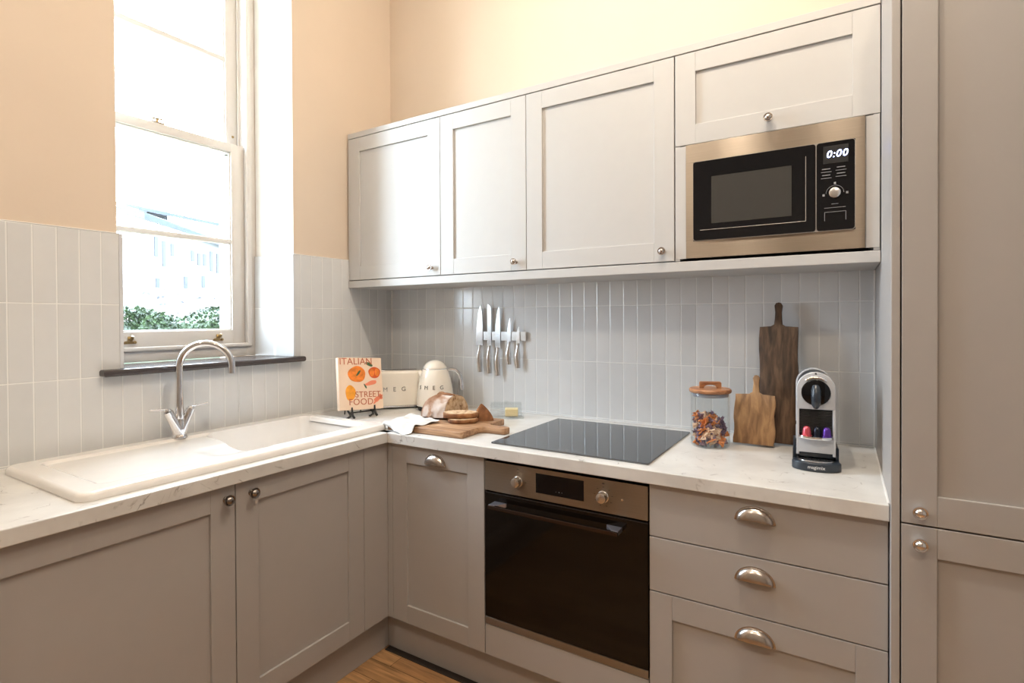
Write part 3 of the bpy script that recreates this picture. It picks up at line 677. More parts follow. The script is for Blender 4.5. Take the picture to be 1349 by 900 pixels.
for s in (1, -1):
    b = BM(); tube(b, [(0, s*.033, .084), (0, s*.040, .100)], [.0165, .0165], 20); tube(b, [(0, s*.041, .101), (0, s*.043, .108)], [.0135, .011], 20)
    tube(b, [(0, s*.042, .106), (0, s*.060, .109), (0, s*.080, .111), (0, s*.104, .113)], [.0055, .0045, .004, .0045], 10); obj('lever', b, m_chrome, c, smooth=50)

# ------------------------------------------------------------------ cookbook and stand
sd = Vector((.29, .957, 0)).normalized(); nn = Vector((sd.y, -sd.x, 0))        # along the book, facing direction
ang = math.atan2(sd.y, sd.x)
SP = Vector((.276, -.487, .9105))
st_ = thing('book_stand', 'small dark iron easel holding the cookbook', 'stand', tuple(SP), ang)
# local: x along book, -y towards the viewer
for sx in (-.055, .058):
    b = BM()
    tube(b, [(sx+.0, -.002, .0045), (sx, .006, .018), (sx, .028, .030)], [.0045, .0045, .004], 8)
    tube(b, [(sx, .010, .022), (sx, -.006, .023), (sx, -.018, .026), (sx-.001, -.019, .052)], [.0045, .0050, .0050, .0035], 8)
    tube(b, [(sx, -.018, .028), (sx+.001, -.026, .012), (sx+.002, -.036, .0055)], [.0050, .0052, .0055], 8)
    tube(b, [(sx, -.018, .026), (sx-.014, -.024, .012), (sx-.030, -.030, .0055), (sx-.036, -.031, .0085)], [.0045, .0045, .0045, .003], 8)
    tube(b, [(sx, .028, .030), (sx*.8, .058, .13)], .003, 8)
    tube(b, [(sx*.8, .058, .13), (sx*.7, .098, .0035)], .003, 8)
    obj('foot', b, m_blackmatt, st_, smooth=50)
b = BM(); tube(b, [(-.046, .058, .13), (.047, .058, .13)], .003, 8); obj('crossbar', b, m_blackmatt, st_, smooth=50); b = BM(); tube(b, [(-.055, .012, .022), (.058, .012, .022)], .003, 8); obj('crossbar', b, m_blackmatt, st_, smooth=50)
bk = thing('cookbook', 'peach coloured street food cookbook with painted fruit on its cover', 'book', tuple(SP+Vector((0, 0, .0355))), ang)
lean = math.radians(-12)
BT = TR(.0, -.006, 0, rx=lean, ry=math.radians(3.5))   # book local: x width, z height, y depth
bw, bh, bd = .2180, .243, .020
m_cover = mat('peach_cover', (.88, .67, .51), .35, noise=.02); m_page = mat('book_pages', (.80, .74, .64), .8, bump=.2, bscale=400)
b = BM(); box(b, (-bw/2, -.0025+0, 0), (bw/2, 0, bh), .0008, T=BT); box(b, (-bw/2, bd, 0), (bw/2, bd+.0025, bh), .0008, T=BT); box(b, (-bw/2-.001, -.0025, 0), (-bw/2+.0025, bd+.0025, bh), .0008, T=BT); obj('cover', b, m_cover, bk)
b = BM(); box(b, (-bw/2+.003, .0002, .003), (bw/2-.003, bd-.0002, bh-.003), T=BT); obj('pages', b, m_page, bk)
def blob(cx, cz, rx_, rz_, m, name, n=28, wob=.03, rot=0, dy=0):
    t_ = BM(); pts = []
    for k in range(n):
        a = 2*PI*k/n; r_ = 1+wob*math.sin(3*a+cx*90)+wob*.6*math.sin(5*a); x, z = rx_*r_*math.cos(a), rz_*r_*math.sin(a)
        pts.append((cx+x*math.cos(rot)-z*math.sin(rot), cz+x*math.sin(rot)+z*math.cos(rot)))
    bb = BM(); prism(bb, [(p[0], -p[1]) for p in pts], 0, .0003, T=BT @ Matrix.Translation((0, -.0029-dy, 0)) @ Matrix.Rotation(-PI/2, 4, 'X'))
    return bb
m_or = mat('orange_paint', (.85, .24, .035), .4, noise=.25, nscale=40); m_rd = mat('red_orange_paint', (.70, .11, .025), .4); m_ye = mat('mango_paint', (.90, .36, .035), .4, noise=.15, nscale=40)
m_gr = mat('green_paint', (.06, .12, .055), .5); m_pk = mat('salmon_paint', (.88, .27, .15), .4); m_tx = mat('rust_lettering', (.50, .13, .06), .5)
obj('fruit_print', blob(-.020, .165, .044, .038, m_or, ''), m_or, bk, label='large orange tomato print')
obj('fruit_print', blob(-.012, .170, .017, .005, m_gr, '', rot=.9, dy=.0003), m_gr, bk)
obj('fruit_print', blob(.070, .172, .031, .027, m_rd, ''), m_rd, bk, label='halved red tomato print')
b = blob(.057, .171, .012, .018, m_or, '', dy=.0003); 
t = blob(.083, .173, .012, .018, m_or, '', dy=.0003); merge(b, t); obj('fruit_print', b, m_or, bk)
obj('leaf_print', blob(.044, .212, .020, .008, m_gr, '', rot=-.4), m_gr, bk); obj('leaf_print', blob(.020, .108, .004, .013, m_gr, '', rot=.5), m_gr, bk)
obj('fruit_print', blob(-.055, .078, .025, .036, m_ye, ''), m_ye, bk, label='yellow orange lemon print')
b = blob(.050, .122, .031, .010, m_pk, '', rot=.25, wob=.08); merge(b, blob(.083, .048, .024, .010, m_pk, '', rot=.5, wob=.2)); merge(b, blob(.066, .032, .012, .005, m_pk, '', rot=.9)); merge(b, blob(.097, .056, .008, .014, m_pk, '', rot=.3)); obj('sweet_print', b, m_pk, bk)
TX = BT @ Matrix.Translation((0, -.0030, 0))
b = text_bm('ITALIAN', .045, .0003, T=TX @ TR(-.022, 0, .224, rx=PI/2)); text_bm('STREET', .040, .0003, T=TX @ TR(.032, -.0004, .068, rx=PI/2), bm=b); text_bm('FOOD', .042, .0003, T=TX @ TR(-.004, -.0004, .034, rx=PI/2), bm=b, spacing=1.05)
obj('lettering', b, m_tx, bk, label='rust red ITALIAN STREET FOOD lettering')

# ------------------------------------------------------------------ toaster
ta = math.radians(47)
c = thing('toaster', 'cream enamel toaster with chrome letters behind the cookbook', 'toaster', (.228, -.216, .9105), ta)
# local x along the long face, -y towards the viewer, body centred
tw, tdp = .145, .046
def rbody(bm, hw, hd, z0, z1, r, bev):
    t_ = BM(); vs = [t_.verts.new((p[0], p[1], z0)) for p in rrect(-hw, -hd, hw, hd, r, 8)]; f = t_.faces.new(vs); g = bmesh.ops.extrude_face_region(t_, geom=[f])
    for e_ in g['geom']:
        if isinstance(e_, bmesh.types.BMVert): e_.co.z = z1
    top = [e_ for e_ in t_.edges if e_.verts[0].co.z > z1-1e-5 and e_.verts[1].co.z > z1-1e-5]
    bmesh.ops.bevel(t_, geom=top, offset=bev, segments=5, profile=.5, affect='EDGES'); merge(bm, t_)
b = BM(); rbody(b, tw, tdp, .018, .192, .036, .016); obj('body', b, m_cream, c, smooth=40)
b = BM(); rbody(b, tw-.004, tdp-.004, .008, .018, .033, .002); obj('steel_base', b, m_steel2, c, smooth=40)
b = BM()
for x in (-.11, .11):
    for y in (-.028, .028): lathe(b, [(.010, 0), (.010, .009)], 12, T=TR(x, y, 0))
rbody(b, tw-.012, tdp-.01, .004, .009, .026, .001)
obj('feet', b, m_blackmatt, c, smooth=40)
b = BM(); prism(b, rrect(-.125, -.026, .125, .026, .014), .1915, .1955, .0015); obj('slot_plate', b, m_steel2, c, smooth=40)
b = BM()
for y in (-.012, .012): box(b, (-.11, y-.007, .194), (.11, y+.007, .1960), .001)
obj('slot', b, m_blackmatt, c)
b = text_bm('S M E G', .031, .0008, T=TR(-.025, -tdp-.0004, .100, rx=PI/2), spacing=1.55); obj('lettering', b, m_letters, c, label='chrome SMEG lettering')
b = BM(); lathe(b, [(.014, 0), (.014, .008), (.012, .011), (0, .011)], 20, T=TR(tw-.001, .0, .06, ry=PI/2)); box(b, (tw-.002, -.012, .13), (tw+.014, .012, .142), .003); obj('control_lever', b, m_chrome, c, smooth=40)

# ------------------------------------------------------------------ kettle
kx, ky = .440, -.150; ka = YAW*1.0+.05
c = thing('kettle', 'cream enamel retro kettle with chrome handle beside the toaster', 'kettle', (kx, ky, .9105), .47)
b = BM(); lathe(b, [(.083, 0), (.086, .004), (.086, .014), (.080, .020), (.078, .024)], 40); obj('power_base', b, m_blackmatt, c, smooth=40)
b = BM(); lathe(b, [(.080, .0225), (.0925, .026), (.0935, .034), (.0925, .060), (.0895, .095), (.084, .130), (.0765, .162), (.0675, .190), (.0615, .204), (.060, .206)], 48); obj('body', b, m_cream, c, smooth=60)
b = BM(); lathe(b, [(.0608, .2065), (.0612, .209), (.057, .218), (.047, .232), (.032, .243), (.015, .2485), (0, .2495)], 48); obj('lid', b, m_cream, c, smooth=60)
b = BM(); lathe(b, [(.0612, .2045), (.0618, .2055), (.0618, .2068), (.0612, .2080)], 48, cap=False); lathe(b, [(.0815, .020), (.0925, .0235), (.0935, .027), (.092, .0275)], 48, cap=False); obj('chrome_band', b, m_chrome, c, smooth=60)
b = BM(); tube(b, [(.060, 0, .199), (.080, 0, .204), (.105, 0, .200), (.124, 0, .182), (.133, 0, .155), (.136, 0, .125), (.137, 0, .100)], [.008, .009, .010, .0105, .0105, .010, .009], 14, flat=.8); obj('handle', b, m_chrome, c, smooth=60)
b = BM(); tube(b, [(.128, 0, .175), (.122, 0, .13), (.117, 0, .085), (.108, 0, .045), (.091, 0, .034)], [.004, .005, .005, .006, .007], 12); obj('handle_grip', b, mat('grey_grip', (.22, .21, .20), .4), c, smooth=60)
b = BM(); tube(b, [(-.060, 0, .160), (-.074, 0, .184), (-.082, 0, .193)], [.018, .012, .009], 16); obj('spout', b, m_cream, c, smooth=60)
b = BM()
for k, ch in enumerate('SMEG'):
    a = -PI/2-.10+(-.66+.45*k); rr_ = .0868
    text_bm(ch, .027, .0009, T=TR(rr_*math.cos(a), rr_*math.sin(a), .118, rz=a+PI/2) @ Euler((PI/2-.12, 0, 0)).to_matrix().to_4x4(), bm=b)
obj('lettering', b, m_letters, c, label='chrome SMEG lettering')

# ------------------------------------------------------------------ chopping board, bread, tea towel
c = thing('chopping_board', 'brown wooden paddle chopping board lying under the bread', 'chopping board', (.772, -.475, .9105), math.radians(1.5))
def paddle(w2, d2, hx, hw, r):
    """board outline with a handle leaving its +x side"""
    pts = rrect(-w2, -d2, w2, d2, r, 5)
    return pts
t = []
def arc(cx, cy, r, a0, a1, n=6): return [(cx+r*math.cos(math.radians(a0+(a1-a0)*k/n)), cy+r*math.sin(math.radians(a0+(a1-a0)*k/n))) for k in range(n+1)]
bx, by = .190, .160
pts = arc(bx-.012, by-.012, .012, 0, 90)+arc(-bx+.012, by-.012, .012, 90, 180)+arc(-bx+.012, -by+.012, .012, 180, 270)+arc(bx-.012, -by+.012, .012, 270, 360)
hy0, hy1 = -.005-.02, .045-.02; hx1 = bx+.108
pts += arc(bx+.022, hy0-.022, .022, 180, 90, 4)+arc(hx1-.018, hy0+.018, .018, 270, 360)+arc(hx1-.018, hy1-.018, .018, 0, 90)+arc(bx+.022, hy1+.022, .022, 270, 180, 4)
prism_b = BM(); prism(prism_b, pts, 0, .025, .004, seg=3); obj('paddle', prism_b, m_wood_board, c, smooth=40)
BZ = .9365
def bread_mat(name, stops, sc_, bump): return ramp_mat(name, stops, .85, sc_, (1, 1, 1), 8, .4, bump)
m_crust = ramp_mat('floured_crust', [(.32, (.20, .085, .035)), (.44, (.34, .20, .13)), (.52, (.50, .40, .34)), (.68, (.60, .52, .48))], .9, 14, (1, 1, 1), 8, .6, .5)
m_crust2 = ramp_mat('brown_crust', [(.3, (.10, .035, .012)), (.5, (.22, .09, .032)), (.7, (.36, .18, .075))], .8, 30, (1, 1, 1), 8, .3, .5)
m_crumb = ramp_mat('rye_crumb', [(.33, (.22, .11, .05)), (.45, (.50, .33, .19)), (.62, (.66, .50, .33))], .9, 55, (1, 1, 1), 6, .2, .6)
lr = math.radians(14)
lf_ = thing('bread_loaf', 'floury half loaf of brown bread on the chopping board', 'bread', (.680, -.405, BZ), lr)
def loaf_pt(u, v, L0=-.085, L1=.075, hw=.078, hh=.088):
    """u along, v round; flat-bottomed, closing at the left end"""
    s = min(1, math.sqrt(max(0, 1-(1-min(u/.55, 1))**2)))*.98+.02; a = 2*PI*v
    y = hw*s*math.cos(a); z = math.sin(a)
    z = hh*s*z if z > 0 else .010*z*s
    n_ = .004*math.sin(9*a+11*u)+.003*math.sin(23*u+5*a)
    return Vector((L0+(L1-L0)*u+.025*math.cos(a)*u, y*(1+n_*6), max(.0, z*(1+n_*4)+.010*s)))
b = BM(); surf(b, lambda u, v: loaf_pt(u, v), 26, 40)
bmesh.ops.holes_fill(b, edges=[e_ for e_ in b.edges if e_.is_boundary], sides=0)
obj('crust', b, m_crust, lf_, smooth=50)
t = BM(); ring = [loaf_pt(1, k/40) for k in range(40)]
cen = sum(ring, Vector())/40; vs = [t.verts.new(cen+(p-cen)*.96+Vector((.0012, 0, 0))) for p in ring]; f = t.faces.new(vs)
g = bmesh.ops.extrude_face_region(t, geom=[f]); bmesh.ops.translate(t, verts=[e_ for e_ in g['geom'] if isinstance(e_, bmesh.types.BMVert)], vec=(.002, 0, 0))
b = BM(); merge(b, t); obj('crumb', b, m_crumb, lf_, label='cut crumb face')
b = BM(); tube(b, [(loaf_pt(u, .25).x, .012*math.sin(u*5), loaf_pt(u, .25).z+.001) for u in [k/12 for k in range(5, 13)]], [.004, .008, .009, .008, .009, .008, .007, .004], 8, flat=.9); obj('crust_ridge', b, m_crust2, lf_, smooth=60, label='dark baked ridge')
def slice_bm(L, Wd, th_, seed):
    r_ = random.Random(seed); n = 36; pts = []
    for k in range(n):
        a = 2*PI*k/n; q = 1+.03*math.sin(3*a+seed)+.02*math.sin(7*a)
        pts.append((L*q*math.cos(a)*(1 if math.cos(a) > 0 else .9), Wd*q*math.sin(a)))
    return pts
def bread_slice(lab, loc, rz, L, Wd, th_, tilt, seed):
    o = thing('bread_slice', lab, 'bread', loc, rz); p = slice_bm(L, Wd, th_, seed)
    T_ = TR(0, 0, abs(math.sin(tilt))*L*.9, ry=tilt)
    b = BM(); prism(b, p, 0, th_, .004, seg=2, T=T_); obj('crust', b, m_crust2, o, smooth=50)
    b = BM(); prism(b, [(x*.93, y*.93) for x, y in p], th_-.001, th_+.0012, T=T_); obj('crumb', b, m_crumb, o, label='pale crumb face')
    return o
bread_slice('bottom slice of brown bread on the chopping board', (.846, -.470, BZ), math.radians(35), .066, .040, .016, 0, 1)
bread_slice('thick upper slice of brown bread resting on another slice', (.822, -.454, BZ+.0180), math.radians(30), .080, .050, .020, 0, 2)
cr_ = thing('bread_crust_end', 'upright pointed crust end of brown bread by the board handle', 'bread', (.908, -.395, BZ), math.radians(40))
def heel(u, v):
    a = 2*PI*v; zz = u
    r_ = math.cos(zz*PI/2)**.8 if zz < 1 else 0
    x = .040*r_*math.cos(a); y = .026*r_*math.sin(a)
    if y < 0: y *= .25
    return Vector((x-.012*zz, y+.012*zz, .070*zz*(1+.02*math.sin(5*a))))
b = BM(); surf(b, heel, 16, 30); bmesh.ops.holes_fill(b, edges=[e_ for e_ in b.edges if e_.is_boundary], sides=0); obj('crust', b, m_crust2, cr_, smooth=60)
# tea towel
def ground_z(x, y):
    # top of the board inside its left front part, worktop elsewhere
    dx = (x-.583); dy = (y+.632)
    e1 = sst(-.030, -.004, dx); e2 = sst(-.026, -.006, dy)
    return .9125+.0275*e1*e2
A_ = Vector((.555, -.470, 0)); B_ = Vector((.765, -.520, 0)); C_ = Vector((.738, -.679, 0)); D_ = Vector((.560, -.650, 0))
def cloth(u, v):
    p = (A_*(1-u)+B_*u)*(1-v)+(D_*(1-u)+C_*u)*v
    k = .0035*(math.sin(9*u+3*v)+math.sin(14*v+4*u)+.7*math.sin(20*u-6*v)+1.7)*(1-.3*v)
    p.x += .010*math.sin(5*v+1)*(u-.5); p.y += .008*math.sin(6*u)*v
    p.z = ground_z(p.x, p.y)+k
    return p
m_cloth = mat('white_linen', (.66, .64, .62), .9, noise=.03, nscale=60, bump=.4, bscale=500)
b = BM(); surf(b, cloth, 46, 40, thick=.0015); one('tea_towel', b, m_cloth, 'crumpled white tea towel over the corner of the chopping board', 'towel', (.66, -.58, .912), W=True, smooth=180)

# ------------------------------------------------------------------ butter dish
c = thing('butter_dish', 'clear glass butter dish with lid in front of the back tiles', 'dish', (.868, -.160, .9105), math.radians(32))
b = BM(); prism(b, rrect(-.082, -.050, .082, .050, .012), 0, .008, .002, seg=2); obj('dish', b, m_jar, c, smooth=40)
b = BM()
t = BM(); 
def shell(bm, hw, hd, z0, z1, r, th_):
    o_ = rrect(-hw, -hd, hw, hd, r, 5); i_ = rrect(-hw+th_, -hd+th_, hw-th_, hd-th_, max(r-th_, .002), 5); q = BM(); n = len(o_)
    a = [q.verts.new((p[0], p[1], z0)) for p in o_]; a2 = [q.verts.new((p[0]*.96, p[1]*.95, z1)) for p in o_]; c_ = [q.verts.new((p[0], p[1], z0)) for p in i_]; c2 = [q.verts.new((p[0]*.96, p[1]*.95, z1-th_)) for p in i_]
    for k in range(n):
        m_ = (k+1) % n; q.faces.new((a[k], a[m_], a2[m_], a2[k])); q.faces.new((c_[k], c2[k], c2[m_], c_[m_])); q.faces.new((a[k], c_[k], c_[m_], a[m_]))
    q.faces.new(a2); q.faces.new(c2); merge(bm, q)
shell(b, .074, .043, .0085, .066, .010, .003); lathe(b, [(.006, .066), (.010, .071), (.009, .076), (0, .078)], 16); obj('glass_lid', b, m_jar, c, smooth=40)
b = BM(); box(b, (-.005, -.024, .0085), (.055, .024, .042), .003); one_b = obj('butter', b, mat('butter', (.86, .70, .40), .5), None, loc=(.868, -.160, .9105), rz=math.radians(32)); setp(one_b, 'pale yellow block of butter inside the glass dish', 'butter')

# ------------------------------------------------------------------ knives on a magnetic rail
b = BM(); box(b, (.628, -.026, 1.258), (.898, -.0105, 1.303), .002); one('knife_rail', b, m_steel2, 'brushed steel magnetic knife rail on the back tiles', 'rail', (.763, -.0105, 1.28), W=True)
def knife(lab, x, ztip, zheel, zend, wb, style, tilt=0):
    k = thing('kitchen_knife', lab, 'knife', (x, -.028, zheel), 0, 'knives on the magnetic rail')
    L = ztip-zheel; H_ = zheel-zend
    t_ = BM()
    if style == 'chef': o_ = [(0+wb*.5, 0), (wb*.5, L*.45), (wb*.38, L*.8), (wb*.18, L), (-wb*.1, L*.82), (-wb*.38, L*.45), (-wb*.5, L*.10), (-wb*.5, 0)]
    elif style == 'bread': o_ = [(wb*.5, 0), (wb*.5, L*.8), (wb*.42, L*.93), (-wb*.35, L), (-wb*.45, L*.8), (-wb*.5, 0)]
    else: o_ = [(wb*.5, 0), (wb*.5, L*.5), (wb*.42, L*.85), (wb*.3, L), (-wb*.05, L*.85), (-wb*.4, L*.55), (-wb*.5, L*.15), (-wb*.45, 0)]
    prism(t_, [(p[0], -p[1]) for p in o_], 0, .0022, T=Matrix.Translation((0, -.0022, 0)) @ Matrix.Rotation(-PI/2, 4, 'X')); obj('blade', t_, m_blade, k)
    t_ = BM(); tube(t_, [(wb*.12, -.002, .004), (wb*.10, -.003, -.012), (wb*.06, -.005, -.03), (wb*.03, -.007, -H_*.5), (wb*.12, -.006, -H_*.82), (wb*.18, -.006, -H_)], [.009, .0075, .010, .0145, .0135, .012], 14, flat=.7); obj('handle', t_, m_steel2, k, smooth=60)
    return k
m_blade = mat('polished_blade', (.86, .86, .87), .16, 1)
knife('leftmost knife on the rail, broad chef blade', .628, 1.438, 1.232, 1.098, .042, 'chef')
knife('second knife from the left, slim bread blade with blunt tip', .688, 1.441, 1.230, 1.094, .023, 'bread')
knife('middle knife on the rail, long carving blade', .738, 1.430, 1.222, 1.086, .031, 'carve')
knife('short utility knife, second from the right on the rail', .804, 1.370, 1.250, 1.143, .021, 'carve')
knife('rightmost smallest paring knife on the rail', .855, 1.328, 1.243, 1.128, .021, 'carve')

# ------------------------------------------------------------------ glass jar with pasta
JX, JY, JZ = 1.790, -.262, .9105; JR = .066
c = thing('storage_jar', 'glass storage jar with wooden lid, half full of pasta', 'jar', (JX, JY, JZ))
b = BM()
lathe(b, [(0, 0), (JR-.006, 0), (JR, .006), (JR, .186), (JR-.001, .189), (JR-.0025, .188), (JR-.0025, .008), (JR-.008, .005), (0, .005)], 56); obj('glass_body', b, m_jar, c, smooth=40)
b = BM(); lathe(b, [(0, .176), (JR-.0065, .176), (JR-.004, .179), (JR-.004, .189), (JR-.0065, .191), (0, .191)], 48); obj('seal', b, mat('clear_seal', (.30, .30, .34), .3), c, smooth=40, label='translucent rubber seal')
ld = BM(); lathe(ld, [(0, .1905), (JR+.003, .1905), (JR+.0055, .194), (JR+.0055, .200), (JR+.002, .204), (0, .205)], 56); l_ = obj('lid', ld, m_wood_lid, c, smooth=40, label='round acacia wood lid')
b = BM()
ar = []
for k in range(15): a = PI*k/14; ar.append((-.022*math.cos(a), .2048+.012*math.sin(a)**.7 if 0 < k < 14 else .2048))
prism(b, [(x, -z) for x, z in [(.037, .2045), (.037, .224), (.033, .228), (-.033, .228), (-.037, .224), (-.037, .2045)]+[(-.022, .2045)]+ar[1:-1]+[(.022, .2045)]], -.009, .009, .002, T=Matrix.Rotation(.35, 4, 'Z') @ Matrix.Rotation(-PI/2, 4, 'X'))
obj('lid_handle', b, m_wood_lid, l_, smooth=40)
m_pa = [mat('orange_pasta', (.75, .26, .07), .6, noise=.15, nscale=60), mat('pale_pasta', (.74, .50, .34), .6, noise=.1, nscale=60), mat('purple_pasta', (.20, .12, .17), .6, noise=.2, nscale=60)]
def bow_mesh(m):
    def fn(u, v):
        x = (u-.5)*.036; w_ = .005+.0085*abs(2*u-1)**.8; y = (v-.5)*2*w_
        return Vector((x, y, .0035*math.cos(v*PI*4)*(1-abs(2*u-1)*.75)+.004*abs(2*u-1)*math.sin(v*PI*1.5)))
    b = BM(); surf(b, fn, 10, 10, thick=.0012); me = mesh_from(b, 180, 'farfalla'); me.materials.append(m); return me
bows = [bow_mesh(m) for m in m_pa]
rnd = random.Random(11); placed = []; tries = 0
while len(placed) < 190 and tries < 60000:
    tries += 1
    a = rnd.uniform(0, 2*PI); rr_ = (JR-.0185)*math.sqrt(rnd.uniform(.1, 1)); z = rnd.uniform(.018, .108)
    x, y = rr_*math.cos(a), rr_*math.sin(a)
    top = .100+.012*math.cos(x*40+1)-.008*abs(y)/JR
    if z > top: continue
    if any((x-p[0])**2+(y-p[1])**2+((z-p[2])*1.2)**2 < .0115**2 for p in placed): continue
    placed.append((x, y, z))
for k, (x, y, z) in enumerate(placed):
    q = rnd.random(); o = link(bpy.data.objects.new('pasta_bow', bows[0 if q < .38 else 1 if q < .62 else 2])); o.location = (JX+x, JY+y, JZ+z); o.rotation_euler = (rnd.uniform(0, PI), rnd.uniform(-1.2, 1.2), rnd.uniform(0, 2*PI)); o.scale = (.92,)*3
    setp(o, 'striped orange and purple pasta bow inside the glass jar', 'pasta', 'pasta bows in the jar')

# ------------------------------------------------------------------ leaning boards
def lean_board(lab, cx, yb_, yt, L, w_, hl, hw, m, th_, seed, hoff=0, tilt=0):
    th_l = math.asin((yt-yb_)/L)
    o = thing('serving_board', lab, 'board', (cx, yb_, .9105)); rn = random.Random(seed); Lb = L-hl; pts = []
    n = 10
    def wob(i): return .0022*math.sin(i*1.1+seed)+rn.uniform(-.0012, .0012)
    for i in range(n+1): pts.append((w_/2+wob(i)-(.002 if i in (0, n) else 0), Lb*i/n))
    hh = hw/2
    pts += [(hoff+hh+.012, Lb+.003), (hoff+hh+.002, Lb+.010), (hoff+hh, Lb+.03), (hoff+hh*.92, Lb+hl*.6), (hoff+hh*1.15, L-.012), (hoff+hh*.7, L-.002), (hoff, L), (hoff-hh*.7, L-.002), (hoff-hh*1.15, L-.012), (hoff-hh*.92, Lb+hl*.6), (hoff-hh, Lb+.03), (hoff-hh-.002, Lb+.010), (hoff-hh-.012, Lb+.003)]
    for i in range(n, -1, -1): pts.append((-w_/2+wob(i+5)+(.002 if i in (0, n) else 0), Lb*i/n))
    b = BM(); prism(b, [(p[0], -p[1]) for p in pts], -th_, 0, .003, seg=2, T=Matrix.Translation((0, 0, th_*math.sin(th_l)*1.0)) @ Matrix.Rotation(tilt, 4, 'Y') @ Matrix.Rotation(-PI/2-th_l, 4, 'X'))
    obj('slab', b, m, o, smooth=40); return o
lean_board('tall dark brown paddle board leaning on the tiles', 1.992, -.118, -.034, .512, .128, .092, .024, m_wood_dark, .018, 2, hoff=-.002)
lean_board('small light brown paddle board leaning before the tall one', 1.923, -.186, -.128, .247, .134, .072, .020, m_wood_mid, .016, 5, hoff=.003)

# ------------------------------------------------------------------ coffee machine
c = thing('coffee_machine', 'white and black capsule coffee machine by the end panel', 'coffee machine', (2.119, -.355, .9105), math.radians(4))
m_white = mat('silver_white_plastic', (.47, .48, .505), .25, coat=.4); m_navy = mat('dark_navy_plastic', (.020, .028, .040), .28)
hw = .0515; 
# profile: arch outline, extruded front to back (front face local y = -.055)
def arch(hw_, z0, zt, n=20, sq=1.0):
    zc = zt-hw_*sq; p = [(-hw_, z0)]
    for k in range(n+1): a = PI-PI*k/n; p.append((hw_*math.cos(a), zc+hw_*sq*math.sin(a)))
    return p+[(hw_, z0)]
YZ = lambda y: Matrix.Translation((0, y, 0)) @ Matrix.Rotation(-PI/2, 4, 'X')
fl = lambda p: [(x, -z) for x, z in p]
# front face built as a ring with openings: arch top disc + side cheeks + lower panel
b = BM(); prism(b, fl(arch(hw-.004, .03, .286)), 0, .235, .004, T=YZ(-.045)); obj('body', b, m_navy, c, smooth=40)
b = BM()
prism(b, fl([p for p in arch(hw, .178, .290)]), 0, .020, .0035, seg=3, T=YZ(-.062))
for s in (-1, 1): box(b, (s*hw, -.062, .040), (s*(hw-.008), -.040, .180), .002)
box(b, (-hw+.004, -.062, .048), (hw-.004, -.046, .096), .002)
obj('front_shell', b, m_white, c, smooth=40, label='white front shell')
b = BM(); prism(b, fl(arch(hw+.0008, .045, .288)), 0, .05, .003, T=YZ(.10)); obj('rear_shell', b, m_white, c, smooth=40)
b = BM()
for k in range(16): box(b, (-hw+.008, -.052, .104+k*.0046), (hw-.008, -.046, .1065+k*.0046), .0008)
box(b, (-hw+.008, -.046, .098), (hw-.008, -.044, .18))
obj('ribbed_back', b, m_black, c)
b = BM(); lathe(b, [(0, 0), (.0385, 0), (.0385, .003), (.036, .0045), (0, .0035)], 40, T=TR(0, -.062, .229, rx=PI/2)); obj('lens_disc', b, m_blackglass, c, smooth=40, label='round gloss black disc')
b = BM(); tube(b, [(0, -.068, .248), (0, -.078, .236), (0, -.082, .215), (0, -.080, .196), (0, -.070, .188)], [.010, .013, .013, .012, .008], 16); obj('spout', b, m_navy, c, smooth=60)
b = BM(); tube(b, [(.048*math.cos(math.radians(a)), -.0635, .2225+.052*math.sin(math.radians(a))) for a in range(55, 126, 5)], [.002]+[.0045]*13+[.002], 12, flat=.7); obj('lever_top', b, m_chrome, c, smooth=60, label='chrome lever rim')
b = BM(); lathe(b, [(0, 0), (.003, 0), (0, .001)], 10, T=TR(0, -.0622, .2855, rx=PI/2)); obj('button', b, m_black, c)
for s in (-1, 1):
    b = BM()
    for z in (.12, .235 if s > 0 else .065): lathe(b, [(.006, 0), (.006, .003), (0, .003)], 12, T=TR(s*(hw-.001), .03, z, ry=s*PI/2))
    obj('hinge_button', b, m_black, c, smooth=40)
# cup shelf
b = BM(); prism(b, [(x, y) for x, y in arc(0, -.058, .0, 0, 0, 1)][:0]+[(hw-.006, -.050)]+[(.046*math.cos(math.radians(a)), -.062+.026*math.sin(math.radians(a))) for a in range(0, -181, -15)]+[(-hw+.006, -.050)], .092, .100, .0015); obj('cup_shelf', b, m_chrome, c, smooth=40, label='chrome folding cup shelf')
# base and drip tray
b = BM(); pts = [(.062, .10), (.062, -.060)]+[(.066*math.cos(math.radians(a)), -.060+.042*math.sin(math.radians(a))) for a in range(-8, -173, -12)]+[(-.062, -.060), (-.062, .10)]
prism(b, pts, .0, .026, .004, seg=3)
prism(b, [(.060, .10), (.060, -.050), (hw+.001, -.045), (hw+.001, .10)], .022, .066, .004); prism(b, [(-.060, .10), (-hw-.001, .10), (-hw-.001, -.045), (-.060, -.050)], .022, .066, .004)
obj('base', b, m_navy, c, smooth=40, label='dark base')
b = BM(); pts = [(.046, -.052)]+[(.047*math.cos(math.radians(a)), -.062+.034*math.sin(math.radians(a))) for a in range(0, -181, -12)]+[(-.046, -.052)]
prism(b, pts, .0258, .0295, .0012); d = obj('drip_tray', b, m_steel2, c, smooth=40, label='perforated steel drip tray')
b = BM()
for ix in range(-5, 6):
    for iy in range(-2, 4):
        x = ix*.0075; y = -.070+iy*-.007
        if (x/.042)**2+((y+.062)/.030)**2 < 1: lathe(b, [(0, 0), (.0016, 0), (0, .0003)], 8, T=TR(x, y, .0296))
lathe(b, [(0, 0), (.006, 0), (0, .0004)], 12, T=TR(0, -.074, .0296)); obj('drain_hole', b, m_black, d)
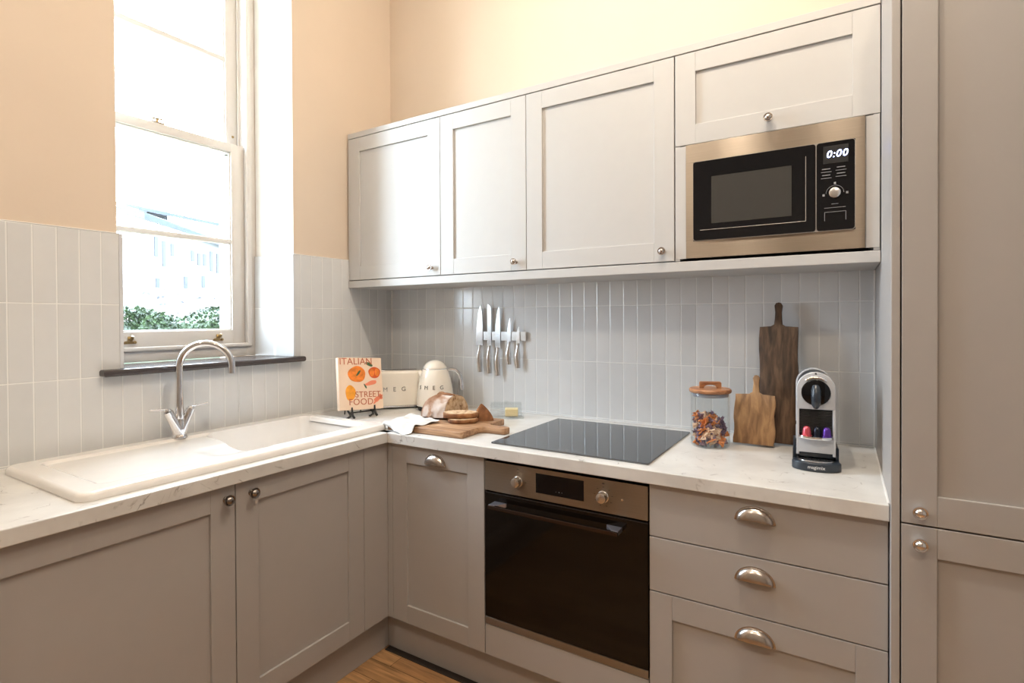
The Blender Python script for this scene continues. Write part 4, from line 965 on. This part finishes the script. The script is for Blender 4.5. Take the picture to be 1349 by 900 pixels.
b = text_bm('magimix', .0135, .0004, T=TR(0, -.1024, .0135, rx=PI/2)); obj('lettering', b, mat('white_print', (.8, .8, .8), .5), c, label='white magimix lettering')
# coffee capsules
for x, col, lab in ((-.024, (.62, .10, .13), 'pink foil coffee capsule on the machine shelf'), (.0035, (.010, .012, .022), 'black coffee capsule between the pink and the purple one'), (.028, (.10, .035, .28), 'purple coffee capsule on the machine shelf')):
    M_ = ROOTM[c.name] @ Matrix.Translation((x, -.067, .1005)); p = M_.translation
    b = BM(); lathe(b, [(0, 0), (.0142 if abs(x) > .01 else .0125, 0), (.0142 if abs(x) > .01 else .0125, .001), (.0125 if abs(x) > .01 else .0115, .0015), (.0105, .018), (.0085, .024), (.004, .0275), (0, .028)], 28)
    one('coffee_capsule', b, mat('capsule_foil', col, .3, .6), lab, 'capsule', tuple(p), smooth=40)

# ------------------------------------------------------------------ ceiling lamps; the recessed pair is added room fill
m_bulb = mat('lit_bulb', (1, .9, .75), .5, emit=(1, .78, .55, 6))
m_lampw = mat('lamp_white', (.8, .8, .8), .4)
for k, (x, y, z, e_) in enumerate(LAMPS):
    lab = ('bare pendant bulb lamp hanging in front of the widest wall cabinet', 'bare pendant bulb lamp hanging in front of the microwave', 'added recessed fill spot behind the viewer', 'added recessed fill spot over the near floor')[k]
    c = thing('ceiling_lamp', lab, 'lamp', (x, y, H))
    b = BM()
    if k < 2: tube(b, [(x, y, H-.001), (x, y, z+.10)], .006, 10); lathe(b, [(.05, H-.02), (.05, H-.001)], 24, T=TR(x, y, 0))
    lathe(b, [(0, .112), (.022, .110), (.028, .085), (.024, .080), (0, .080)], 32, T=TR(x, y, z), cap=False) if k < 2 else lathe(b, [(.055, .0), (.055, .006), (.042, .006), (.042, .0)], 32, T=TR(x, y, H-.0065), cap=False)
    obj('housing', b, m_lampw, c, W=True, smooth=40)
    b = BM(); lathe(b, [(0, 0), (.012, .005), (.017, .016), (.015, .028), (.009, .042), (.009, .068), (0, .068)] if k < 2 else [(0, 0), (.034, 0), (.034, .003), (0, .003)], 24, T=TR(x, y, (z+.012) if k < 2 else H-.005)); obj('bulb', b, m_bulb, c, W=True)
    ld_ = bpy.data.lights.new('lamp_light', 'POINT' if k < 2 else 'AREA'); ld_.color = LAMP_COL; ld_.energy = e_
    if k < 2: ld_.shadow_soft_size = .035
    else: ld_.shape = 'DISK'; ld_.size = .12
    lo_ = link(bpy.data.objects.new('lamp_light', ld_)); lo_.parent = c; lo_.location = (0, 0, (z+.03-H) if k < 2 else -.012)
